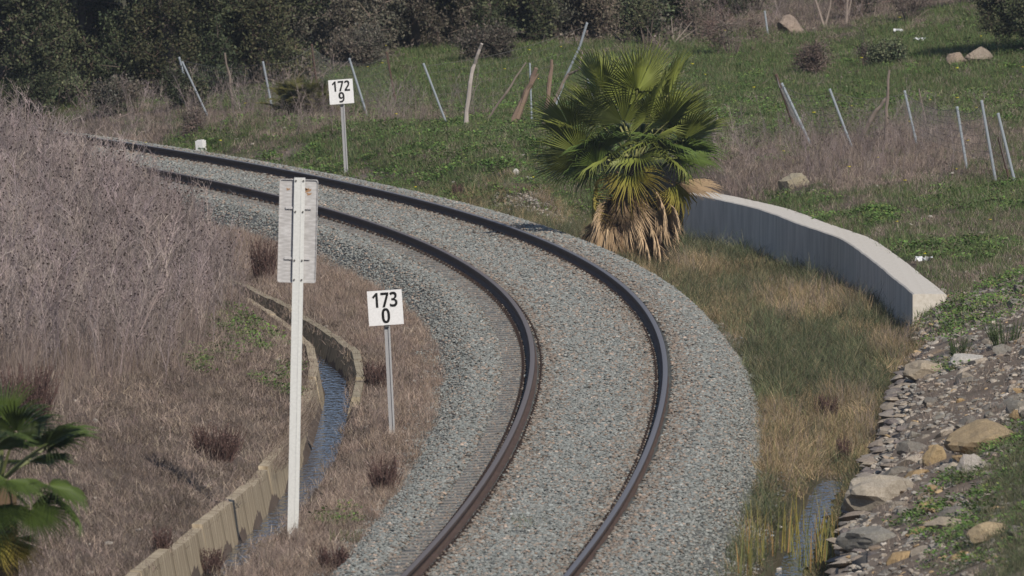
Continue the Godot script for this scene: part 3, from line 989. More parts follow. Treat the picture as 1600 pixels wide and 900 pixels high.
func build_trees() -> void:
	var dark := [Color(0.055, 0.068, 0.038), Color(0.07, 0.084, 0.046), Color(0.095, 0.105, 0.06), Color(0.046, 0.058, 0.034)]
	var grey := [Color(0.1, 0.1, 0.075), Color(0.13, 0.125, 0.1), Color(0.085, 0.088, 0.066), Color(0.15, 0.14, 0.12)]
	var twig := [Color(0.17, 0.14, 0.12), Color(0.13, 0.105, 0.09), Color(0.2, 0.165, 0.14), Color(0.1, 0.1, 0.065)]
	sprigs = {"dark": [], "grey": [], "twig": []}
	for k in 3:
		sprigs.dark.push_back(sprig(60, 0.32, 0.065, dark, Color(0.11, 0.09, 0.075)))
		sprigs.grey.push_back(sprig(60, 0.32, 0.06, grey, Color(0.17, 0.145, 0.125)))
		sprigs.twig.push_back(sprig(14, 0.34, 0.05, twig, Color(0.19, 0.155, 0.135)))
	var lab := {"dark": "dark evergreen tree", "grey": "grey green olive tree"}
	var beside := ["at the far left edge behind the dark pole", "second from the left edge of the tree line", "behind the pair of leaning metal posts", "behind the left wooden fence stake", "behind the rusty post over the dwarf palm",
		"behind the upper kilometre sign", "behind the white leaning branch", "behind the split fence planks", "behind the tall bent metal pole", "to the left of the brown scrub above the palm",
		"in the back row, at the left", "in the back row, behind the left posts", "in the back row, above the upper kilometre sign", "in the back row, above the split planks", "in the back row, above the big palm"]
	var spec := [ # x, D, height, half width, kind, brightness
		[-10.2, 309.0, 4.6, 1.7, "dark", 0.9], [-8.6, 313.0, 5.0, 1.7, "dark", 1.0], [-6.8, 311.0, 5.2, 1.6, "dark", 0.85], [-5.1, 314.0, 5.0, 1.5, "dark", 1.1], [-3.6, 321.0, 4.4, 1.5, "grey", 0.9],
		[-2.0, 326.0, 4.0, 1.5, "grey", 0.8], [-0.5, 327.0, 4.3, 1.5, "dark", 1.15], [0.9, 329.0, 4.0, 1.3, "grey", 0.75], [1.9, 331.0, 3.8, 1.3, "grey", 0.9], [2.9, 333.0, 3.4, 1.1, "dark", 1.0],
		[-9.6, 323.0, 5.5, 2.2, "dark", 0.9], [-6.2, 325.0, 5.5, 2.2, "dark", 0.9], [-2.8, 334.0, 5.5, 2.2, "grey", 0.85], [0.4, 338.0, 5.5, 2.2, "dark", 1.0], [3.4, 341.0, 4.6, 1.8, "dark", 0.95]]
	for k in spec.size():
		var s: Array = spec[k]
		tree("evergreen_tree" if s[4] == "dark" else "olive_tree", "%s %s" % [lab[s[4]], beside[k]], "tree", ground(s[0], s[1]) - Vector3(0, 0.05, 0), s[2], s[3], s[4], Color(1.0, 1.0, 0.95) * s[5], 1700, "trees beyond the field", 0.03)
	# the dark bush and scrub on the right
	for b in [
		[1612, 80, 3.2, 1.05, "dark", 0.9, 1900, "large dark bush at the right edge with a shadow on the lawn"],
		[1092, 62, 1.0, 0.6, "twig", 0.9, 420, "brown leafless bush above the palm, left of the taller one"],
		[1145, 88, 0.95, 0.65, "twig", 0.8, 520, "brown leafless bush above and right of the palm"],
		[1270, 118, 0.75, 0.35, "twig", 0.8, 260, "sparse brown bush in the middle of the hillside lawn"],
		[1386, 100, 0.38, 0.32, "dark", 1.6, 260, "low dark green bush in the shadow on the lawn"],
		[1352, 102, 0.6, 0.14, "twig", 0.6, 120, "thin dark dead plant left of the low green bush"],
		[1010, 70, 1.2, 0.6, "dark", 1.0, 420, "dark shrub just above the tips of the palm"],
		[985, 55, 1.3, 0.5, "dark", 0.8, 360, "darker shrub left of the palm tips below the trees"],
		[1110, 20, 1.6, 0.9, "twig", 0.6, 500, "reddish brown thicket bush above the palm at the top edge"],
		[1180, 14, 1.4, 0.8, "twig", 0.65, 420, "reddish brown thicket bush left of the pale rock outcrop"],
		[1345, 22, 0.9, 0.8, "twig", 0.9, 420, "grey brown scrub right of the pale rock outcrop"],
		[1420, 30, 0.8, 0.7, "twig", 0.9, 380, "grey brown scrub above the white scraps on the lawn"],
		[1500, 8, 1.0, 0.9, "twig", 0.75, 420, "brown scrub at the top edge left of the dark bush"],
		[175, 178, 0.75, 0.5, "grey", 0.8, 300, "grey green shrub under the left trees behind the weeds"],
		[90, 170, 0.9, 0.6, "dark", 1.3, 300, "green shrub at the left under the trees"],
		[290, 172, 0.8, 0.5, "dark", 0.9, 300, "dark shrub at the foot of the pair of leaning posts"],
		[565, 105, 0.8, 0.6, "grey", 0.8, 260, "low grey shrub behind the upper kilometre sign"],
		[770, 96, 0.8, 0.7, "grey", 0.7, 300, "low grey shrub behind the split fence planks"],
		[300, 212, 0.42, 0.22, "twig", 0.75, 160, "small brown leafless bush behind the white marker stone"],
	]:
		var p := spot(b[0], b[1])
		bush("dark_bush" if b[4] == "dark" else "scrub_bush", b[7], "bush", p, b[2], b[3], b[4], Color(1, 1, 1) * b[5], b[6], "scrub on the hillside" if b[4] == "twig" else "")
	# bare leafless saplings on the hilltop
	for b in [[1290, 42, 0.9, -0.35, "bare pale sapling leaning left above the hillside lawn"], [1322, 38, 0.9, 0.05, "bare pale sapling standing upright right of the leaning one"]]:
		var p := spot(b[0], b[1])
		var t := MB.new()
		var c := Color(0.36, 0.3, 0.26)
		t.tube([Vector3(0, -0.1, 0), Vector3(b[3] * 0.5, b[2] * 0.5, 0), Vector3(b[3], b[2], 0.05), Vector3(b[3] * 1.3, b[2] * 1.6, 0)], [0.035, 0.028, 0.02, 0.01], 6, c)
		t.tube([Vector3(0, 0.05, 0), Vector3(0.1, b[2] * 0.5, 0), Vector3(0.16, b[2] * 1.3, 0.05)], [0.03, 0.02, 0.01], 5, c)
		t.tube([Vector3(b[3] * 0.5, b[2] * 0.5, 0), Vector3(b[3] * 0.5 + 0.2, b[2] * 0.9, 0.1)], [0.015, 0.006], 5, c)
		tag(part("bare_sapling", t.mesh(), M.bark, self, Transform3D(Basis(), p)), b[4], "sapling")

# ------------------------------------------------------------------ fan palms
func frond(petiole: float, radius: float, spread: float, tilt: float, droop: float, kind: int) -> ArrayMesh:
	var m := MB.new()
	var base: Color
	var tip: Color
	var stalk: Color
	match kind:
		0: base = Color(0.13, 0.185, 0.04); tip = Color(0.08, 0.12, 0.03); stalk = Color(0.22, 0.25, 0.09)
		1: base = Color(0.22, 0.26, 0.055); tip = Color(0.15, 0.17, 0.042); stalk = Color(0.3, 0.3, 0.12)
		2: base = Color(0.27, 0.29, 0.06); tip = Color(0.33, 0.24, 0.07); stalk = Color(0.36, 0.28, 0.12)
		6: base = Color(0.09, 0.13, 0.03); tip = Color(0.06, 0.09, 0.025); stalk = Color(0.16, 0.18, 0.07)
		5: base = Color(0.085, 0.095, 0.03); tip = Color(0.11, 0.1, 0.035); stalk = Color(0.1, 0.1, 0.04)
		3: base = Color(0.5, 0.37, 0.23); tip = Color(0.46, 0.34, 0.22); stalk = Color(0.3, 0.2, 0.12)
		_: base = Color(0.2, 0.14, 0.1); tip = Color(0.12, 0.085, 0.065); stalk = Color(0.2, 0.14, 0.09)
	var pts: Array = []
	var rad: Array = []
	for k in 5:
		var t := k / 4.0
		pts.push_back(Vector3(0, petiole * t, -petiole * 0.12 * t * t))
		rad.push_back(lerpf(0.022, 0.011, t))
	m.tube(pts, rad, 4, stalk)
	var hub: Vector3 = pts[-1]
	var n := 46
	var ct := cos(tilt)
	var st := sin(tilt)
	for i in n:
		var f := (i + 0.5) / n * 2.0 - 1.0
		var a := f * spread * 0.5
		var da := spread / n * 0.5
		var l := radius * (1.0 - 0.28 * f * f) * rf(0.9, 1.06)
		if rng.randf() < 0.1: l *= rf(0.6, 0.85) # torn
		if rng.randf() < 0.04: continue
		var sag := droop * rf(0.6, 1.5)
		var at := func(r: float, ang: float, lift: float) -> Vector3:
			var x := sin(ang) * r
			var y := cos(ang) * r
			var over := maxf(0.0, r / l - 0.5)
			var z := lift + 0.16 * absf(x) - sag * over * over * l * 2.4 # the blade is a shallow dish with hanging tips
			y -= sag * over * over * l * 0.5
			return hub + Vector3(x, y * ct + z * st, -y * st + z * ct)
		var rs := [0.05 * radius, 0.25 * l, 0.46 * l, 0.75 * l, l]
		var ws := [1.0, 1.0, 1.0, 0.5, 0.04]
		var sh := rf(0.85, 1.15)
		for k in 4:
			var w0: float = da * ws[k] * (1.0 if k < 3 else 0.62)
			var w1: float = da * ws[k + 1] * (1.0 if k + 1 < 3 else 0.62)
			var lift0: float = 0.028 * minf(1.0, rs[k] / 0.3) * ws[k]
			var lift1: float = 0.028 * minf(1.0, rs[k + 1] / 0.3) * ws[k + 1]
			var c0 := base.lerp(tip, rs[k] / l) * sh
			var c1 := base.lerp(tip, rs[k + 1] / l) * sh
			var ml: Vector3 = at.call(rs[k], a, lift0)
			var mh: Vector3 = at.call(rs[k + 1], a, lift1)
			m.quad2(at.call(rs[k], a - w0, 0.0), ml, mh, at.call(rs[k + 1], a - w1, 0.0), c0, c1)
			m.quad2(ml, at.call(rs[k], a + w0, 0.0), at.call(rs[k + 1], a + w1, 0.0), mh, c0, c1)
	return m.mesh()

func hang(parent: Node3D, called: String, mesh: ArrayMesh, at: Vector3, az: float, el: float, twist: float, mt: Material, label := "") -> void:
	var d := Vector3(cos(az) * cos(el), sin(el), sin(az) * cos(el))
	var z := (Vector3.UP - d * d.y)
	if z.length() < 0.05: z = -Vector3(cos(az), 0, sin(az))
	z = z.normalized()
	var x := d.cross(z)
	var b := Basis(x, d, z) * Basis(Vector3.UP, twist)
	var o := part(called, mesh, mt, parent, Transform3D(b, at + d * 0.05))
	if label: tag(o, label, "")

func build_palms() -> void:
	var live: Array = []
	for q in [[0.68, 0.8, 4.0, 0.1, 0.3, 0], [0.62, 0.8, 4.2, 0.3, 0.4, 0], [0.6, 0.78, 4.0, 0.45, 0.4, 1], [0.55, 0.75, 3.4, 0.45, 0.4, 0], [0.85, 0.9, 3.7, 0.1, 0.15, 1], [1.15, 0.9, 3.8, 0.08, 0.12, 1]]:
		live.push_back(frond(q[0], q[1], q[2], q[3], q[4], q[5]))
	var yellow: Array = [frond(0.75, 0.75, 4.0, 0.6, 0.7, 2), frond(0.65, 0.7, 3.6, 0.9, 0.9, 2)]
	var dead: Array = [frond(0.55, 0.8, 1.7, 0.1, 0.15, 3), frond(0.5, 0.75, 1.2, 0.1, 0.1, 3), frond(0.6, 0.8, 1.8, 0.2, 0.3, 4), frond(0.5, 0.75, 1.1, 0.1, 0.2, 4)]
	var base := spot(952, 402)
	var t := thing("fan_palm", "bushy green fan palm with a skirt of dead fronds beside the concrete wall", "palm", base)
	var tr := MB.new()
	var head := Vector3(0.42, 1.5, -0.1)
	tr.tube([Vector3(0, -0.2, 0), Vector3(0.08, 0.3, 0), Vector3(0.22, 0.8, -0.05), head], [0.2, 0.19, 0.17, 0.14], 10, Color(0.17, 0.12, 0.08))
	for k in 60: # cut leaf bases on the trunk
		var y := rf(0.05, 1.25)
		var a := rf(0, TAU)
		var c := Vector3(0.02 + y * 0.3, y, -0.04) + Vector3(cos(a), 0, sin(a)) * 0.16
		stick(tr, c, c + Vector3(cos(a) * 0.12, 0.14, sin(a) * 0.12), 0.03, 0.018, g3(0.22, 0.15, 0.095, 0.3))
	part("trunk", tr.mesh(), M.bark, t)
	# azimuth: 0 right, 90 towards the bridge, 180 left, 270 away
	for q in [[285, 82, 5, 0], [225, 72, 5, 0.3], [182, 66, 5, 0.7], [340, 66, 5, -0.5], [60, 80, 5, 0.4], [310, 58, 4, 0.4], [210, 54, 4, 0.5], [355, 52, 4, -0.6], [160, 54, 4, 0.5], [40, 50, 4, 0.3], [115, 58, 4, 0.2], [180, 40, 5, 0.6], [5, 36, 4, -0.5], [330, 30, 0, 0.2], [268, 34, 0, 0],
			[142, 28, 1, 0.5], [62, 24, 1, -0.4], [200, 22, 4, 0.3], [168, 16, 4, 0.9], [350, 18, 1, -0.5], [22, 12, 1, 0.5], [240, 14, 3, 0], [184, 4, 4, 0.8], [78, 38, 2, 0.5], [100, 68, 5, 0.8], [92, 18, 2, 0.3], [150, 8, 1, 0.9], [128, 14, 2, 0.5], [50, 10, 2, -0.7], [300, 44, 4, 0.5], [75, 60, 4, 0.9], [20, 58, 4, -0.8]]:
		hang(t, "frond", live[q[2]], head + Vector3(rf(-0.05, 0.05), rf(-0.12, 0.05), rf(-0.05, 0.05)), deg_to_rad(q[0] + rf(-6, 6)), deg_to_rad(q[1] + rf(-4, 4)), q[3], M.palm)
	for q in [[168, -24, 1, 0.5], [98, 2, 1, 0.2], [30, -14, 1, 0.6]]:
		hang(t, "frond", yellow[q[2]], head + Vector3(0, -0.12, 0), deg_to_rad(q[0]), deg_to_rad(q[1]), q[3], M.palm, "yellowing frond")
	for k in 22:
		var a := deg_to_rad(k * 137.5 + 20.0)
		var y := 1.45 - (k % 6) * 0.13
		hang(t, "dead_frond", dead[[0, 2, 1, 0, 3, 1, 2][k % 7]], Vector3(0.06 + y * 0.28, y, -0.05) + Vector3(cos(a), 0, sin(a)) * 0.1, a, deg_to_rad(rf(-78, -52)), rf(-0.7, 0.7), M.dead_palm, "withered brown frond hanging down")
	hang(t, "dead_frond", dead[0], head + Vector3(0.1, -0.18, 0.1), deg_to_rad(20), deg_to_rad(-8), 0.3, M.dead_palm, "tan withered frond lying over the wall top")
	var short: Array = [frond(0.24, 0.85, 1.7, 0.1, 0.15, 3), frond(0.2, 0.78, 1.3, 0.1, 0.1, 3), frond(0.25, 0.85, 1.6, 0.15, 0.2, 4)]
	for k in 34: # the skirt, layer over layer, thickest towards the light
		var a := deg_to_rad(rf(-20, 200))
		var y := lerpf(0.62, 1.38, float(k) / 33)
		hang(t, "dead_frond", short[[0, 2, 1, 0, 1][k % 5]], Vector3(0.04 + y * 0.26, y, 0.0) + Vector3(cos(a), 0, sin(a)) * rf(0.1, 0.22), a, deg_to_rad(rf(-82, -50)), rf(-0.8, 0.8), M.dead_palm, "withered brown frond hanging down")

	# the palm at the lower left, nearer the bridge
	var px := -4.58
	var gp := ground(px, 141.0)
	var t2 := thing("fan_palm", "fan palm at the lower left corner, its fronds reaching in", "palm", gp)
	var h2 := Vector3(0, 2.05 - gp.y, 0)
	var tr2 := MB.new()
	tr2.tube([Vector3(0, -0.2, 0), h2 * 0.5, h2], [0.2, 0.18, 0.15], 10, Color(0.17, 0.12, 0.08))
	part("trunk", tr2.mesh(), M.bark, t2)
	var small: Array = [frond(0.5, 0.5, 4.2, 0.25, 0.3, 6), frond(0.45, 0.47, 4.0, 0.5, 0.4, 6), frond(0.4, 0.42, 3.2, 0.5, 0.5, 2)]
	for q in [[60, 62, 0], [100, 40, 0], [340, 40, 0], [15, 45, 0], [30, 5, 1], [80, 12, 1], [130, 30, 1], [250, 60, 0], [200, 40, 0], [300, 25, 1], [55, -18, 1], [5, -12, 1], [160, 5, 1], [100, -20, 1], [280, 80, 0]]:
		hang(t2, "frond", small[q[2]], h2, deg_to_rad(q[0]), deg_to_rad(q[1]), rf(-0.3, 0.3), M.palm)
	for q in [[60, -52], [100, -46]]:
		hang(t2, "frond", small[2], h2 - Vector3(0, 0.1, 0), deg_to_rad(q[0]), deg_to_rad(q[1]), 0.2, M.palm, "yellowing frond")
	for q in [[200, -60]]:
		hang(t2, "dead_frond", dead[2], h2 - Vector3(0, 0.15, 0), deg_to_rad(q[0]), deg_to_rad(q[1]), 0.2, M.dead_palm, "withered brown frond")

	# a low dwarf palm by the far fence
	var t3 := thing("dwarf_palm", "low dark green dwarf fan palm left of the upper kilometre sign", "palm", spot(470, 184))
	var tiny: Array = [frond(0.4, 0.34, 3.4, 0.15, 0.2, 5), frond(0.34, 0.32, 3.8, 0.3, 0.3, 5)]
	for k in 44:
		hang(t3, "frond", tiny[k % 2], Vector3(rf(-0.3, 0.3), rf(0, 0.1), rf(-0.25, 0.25)), k * 2.4, deg_to_rad(rf(20, 82)), rf(-0.4, 0.4), M.palm)

# ------------------------------------------------------------------ signs and marker
func letters(parent: Node3D, text: String, size: float, at: Vector3, narrow: float) -> void:
	var f := SystemFont.new()
	f.font_names = PackedStringArray(["Droid Sans"])
	f.font_weight = 700
	var tm := TextMesh.new()
	tm.text = text
	tm.font = f
	tm.font_size = 64
	tm.pixel_size = size / 46.0
	tm.depth = 0.004
	part("number", tm, M.black, parent, Transform3D(Basis.from_scale(Vector3(narrow, 1, 1)), at))

func km_sign(label: String, base: Vector3, post_h: float, lean: float, top_text: String, low_text: String) -> void:
	var t := thing("kilometre_sign", label, "sign", base, 0.0, "white kilometre signs beside the track")
	t.rotation.z = lean
	var p := MB.new()
	p.box(Vector3(0, post_h * 0.5 - 0.15, 0), Vector3(0.072, post_h + 0.3, 0.05), Color(0.42, 0.42, 0.43))
	p.box(Vector3(0.024, post_h * 0.5 - 0.15, 0.035), Vector3(0.02, post_h + 0.3, 0.02), Color(0.46, 0.46, 0.47))
	part("post", p.mesh(), M.galvanised, t)
	var b := MB.new()
	var w := 0.435
	b.box(Vector3(0, 0, 0), Vector3(w, w * 1.0, 0.02), Color(0.8, 0.8, 0.8))
	b.box(Vector3(0, w * 0.5 - 0.004, -0.015), Vector3(w, 0.008, 0.03), Color(0.72, 0.72, 0.72))
	var o := part("board", b.mesh(), M.white, t, Transform3D(Basis(Vector3.BACK, 0.02), Vector3(-0.01, post_h + 0.21, 0.05)))
	letters(o, top_text, 0.185, Vector3(0.0, 0.095, 0.0115), 0.78)
	letters(o, low_text, 0.185, Vector3(0.0, -0.105, 0.0115), 0.85)
	var s := MB.new()
	s.box(Vector3(0, post_h - 0.02, 0.03), Vector3(0.05, 0.03, 0.06), Color(0.1, 0.1, 0.1))
	part("bracket", s.mesh(), M.galvanised, t)

func build_signs() -> void:
	km_sign("white square kilometre sign 173 0 on a grey post beside the near ballast edge", spot(613, 684), 1.42, 0.048, "173", "0")
	km_sign("white square kilometre sign 172 9 on a grey post beyond the track", spot(541, 272), 1.26, 0.055, "172", "9")
	# the tall board seen from behind
	var base := spot(457, 840)
	var t := thing("tall_sign", "tall rectangular sign seen from behind on a white metal post in the left foreground", "sign", base)
	t.rotation.z = -0.02
	var p := MB.new()
	var H := 4.06
	var c := Color(0.66, 0.67, 0.65)
	p.box(Vector3(0, H * 0.5 - 0.2, 0), Vector3(0.1, H + 0.4, 0.012), c)
	p.box(Vector3(-0.056, H * 0.5 - 0.2, -0.012), Vector3(0.012, H + 0.4, 0.036), c)
	p.box(Vector3(0.056, H * 0.5 - 0.2, -0.012), Vector3(0.012, H + 0.4, 0.036), c)
	p.box(Vector3(0.022, H * 0.5 - 0.2, 0.009), Vector3(0.01, H + 0.396, 0.006), c)
	part("post", p.mesh(), M.white, t)
	var b := MB.new()
	var bw := 0.435
	var bh := 1.17
	# a board with rounded corners and a folded rim
	var outline: Array = []
	for q in [[1, 1, 0.0], [-1, 1, PI / 2], [-1, -1, PI], [1, -1, PI * 1.5]]:
		for k in 4:
			var a: float = q[2] + k / 3.0 * PI / 2
			outline.push_back(Vector2(q[0] * (bw / 2 - 0.025) + cos(a) * 0.025, q[1] * (bh / 2 - 0.025) + sin(a) * 0.025))
	var col := Color(0.56, 0.55, 0.55)
	for k in outline.size():
		var e: Vector2 = outline[k]
		var f: Vector2 = outline[(k + 1) % outline.size()]
		var ei := e * Vector2(0.965, 0.985)
		var fi := f * Vector2(0.965, 0.985)
		var pieces := [[Vector3(e.x, e.y, 0.0), Vector3(f.x, f.y, 0.0), Vector3(f.x, f.y, -0.03), Vector3(e.x, e.y, -0.03)], [Vector3(e.x, e.y, 0.0), Vector3(f.x, f.y, 0.0), Vector3(fi.x, fi.y, 0.0), Vector3(ei.x, ei.y, 0.0)], [Vector3(ei.x, ei.y, 0.0), Vector3(fi.x, fi.y, 0.0), Vector3(fi.x, fi.y, -0.018), Vector3(ei.x, ei.y, -0.018)]]
		for g in pieces:
			b.quad(g[0], g[1], g[2], g[3], col)
			for w in [0, 1, 2, 0, 2, 3]: b.uv.push_back(Vector2(g[w].x * 1.2 + 0.5, g[w].y * 1.2 + 0.5))
		for z in [-0.018, -0.03]:
			b.tri(Vector3(0, 0, z), Vector3(e.x, e.y, z), Vector3(f.x, f.y, z), col)
			for w in [Vector2.ZERO, e, f]: b.uv.push_back(w * 1.2 + Vector2(0.5, 0.5))
	var board := part("board", b.mesh(), M.worn, t, Transform3D(Basis(Vector3.BACK, -0.006), Vector3(-0.012, H - 0.02 - bh / 2, -0.032)))
	for y in [0.26, -0.31]:
		var r := MB.new()
		r.box(Vector3(0, y, -0.008), Vector3(0.29, 0.026, 0.02), Color(0.62, 0.61, 0.61))
		part("cross_brace", r.mesh(), M.galvanised, board)
	for y in [0.55, 0.2, -0.35, -0.57]:
		for s in [-1, 1]:
			var r := MB.new()
			r.tube([Vector3(s * 0.042, H - bh / 2 + y, 0.0), Vector3(s * 0.042, H - bh / 2 + y, 0.02)], [0.011, 0.011], 6, Color(0.12, 0.11, 0.1))
			part("bolt", r.mesh(), M.galvanised, t)
	# rust blooms near the top corners
	for q in [[0.1, 0.46, 0.03], [0.115, 0.42, 0.022], [-0.12, 0.47, 0.018], [0.09, 0.475, 0.02]]:
		var r := MB.new()
		for k in 9:
			var a := TAU * k / 9
			var a2 := TAU * (k + 1) / 9
			var r0: float = q[2] * (1.0 + 0.5 * sin(k * 2.3))
			var r1: float = q[2] * (1.0 + 0.5 * sin(((k + 1) % 9) * 2.3))
			r.tri(Vector3(q[0], q[1], -0.0155), Vector3(q[0] + cos(a) * r0 * 1.3, q[1] + sin(a) * r0 * 0.7, -0.0155), Vector3(q[0] + cos(a2) * r1 * 1.3, q[1] + sin(a2) * r1 * 0.7, -0.0155), Color(0.5, 0.3, 0.17))
		part("rust_spot", r.mesh(), M.rust, board)
	# small white marker stone on the far side
	var mk := MB.new()
	mk.box(Vector3(0, 0.07, 0), Vector3(0.15, 0.3, 0.14), Color(0.78, 0.78, 0.78), Basis(Vector3.BACK, 0.1))
	mk.box(Vector3(-0.015, 0.225, 0), Vector3(0.11, 0.02, 0.1), Color(0.74, 0.74, 0.74), Basis(Vector3.BACK, 0.1))
	tag(part("marker_stone", mk.mesh(), M.white, self, Transform3D(Basis(Vector3.UP, -0.5), spot(314, 238))), "small white marker stone beside the far rail", "marker stone")

# ------------------------------------------------------------------ fence posts, stakes and wire
func post(called: String, label: String, kind: int, way: Array, width: float, group: String) -> Vector3:
	# way: foot first, then the points up to the tip, as columns and rows of the photograph at the distance of the foot
	var foot := spot(way[0][0], way[0][1])
	var d := -foot.z
	var pts: Array = []
	var rad: Array = []
	for k in way.size():
		var p := ray_at(way[k][0], way[k][1], d) - foot
		p.z = rf(-0.08, 0.08) * k
		pts.push_back(p)
	pts[0] = Vector3(0, 0, 0)
	var dirn: Vector3 = (pts[1] - pts[0]).normalized()
	pts[0] -= dirn * 0.25
	var m := MB.new()
	var mt: Material = M.galvanised
	if kind <= 1:
		width *= 0.85
		var c := [Color(0.36, 0.4, 0.44), Color(0.15, 0.1, 0.08)][kind] as Color
		if kind == 1: mt = M.rust
		for k in pts.size(): rad.push_back(width * 0.5)
		m.tube(pts, rad, 8, c)
		m.tube([pts[-1] - dirn * 0.01, pts[-1] + dirn * 0.02], [width * 0.56, width * 0.5], 8, c * 1.1)
	else: # stakes and branches: subdivided and a little crooked, with knots
		mt = M.bark
		var c := [Color(0.25, 0.205, 0.175), Color(0.46, 0.41, 0.375), Color(0.27, 0.195, 0.15)][kind - 2] as Color
		var q: Array = []
		for k in pts.size() - 1:
			for j in 4:
				var s := Vector3(rf(-1, 1), 0, rf(-1, 1)) * width * (0.0 if k + j == 0 else 0.22)
				q.push_back(pts[k].lerp(pts[k + 1], j / 4.0) + s)
		q.push_back(pts[-1])
		for k in q.size(): rad.push_back(width * 0.5 * lerpf(1.1, 0.55, float(k) / q.size()) * rf(0.82, 1.2))
		m.tube(q, rad, 7, c)
		if kind == 4: # a split plank is wider than thick and splintered
			m.tube([q[2] + Vector3(width * 0.45, 0, 0.02), q[5] + Vector3(width * 0.3, 0.03, 0.02), pts[-1] + Vector3(width * 0.3, -0.1, 0)], [width * 0.4, width * 0.36, width * 0.1], 5, c * 1.15)
	tag(part(called, m.mesh(), mt, self, Transform3D(Basis(), foot)), label, "post" if kind <= 1 else "stake", group)
	return foot

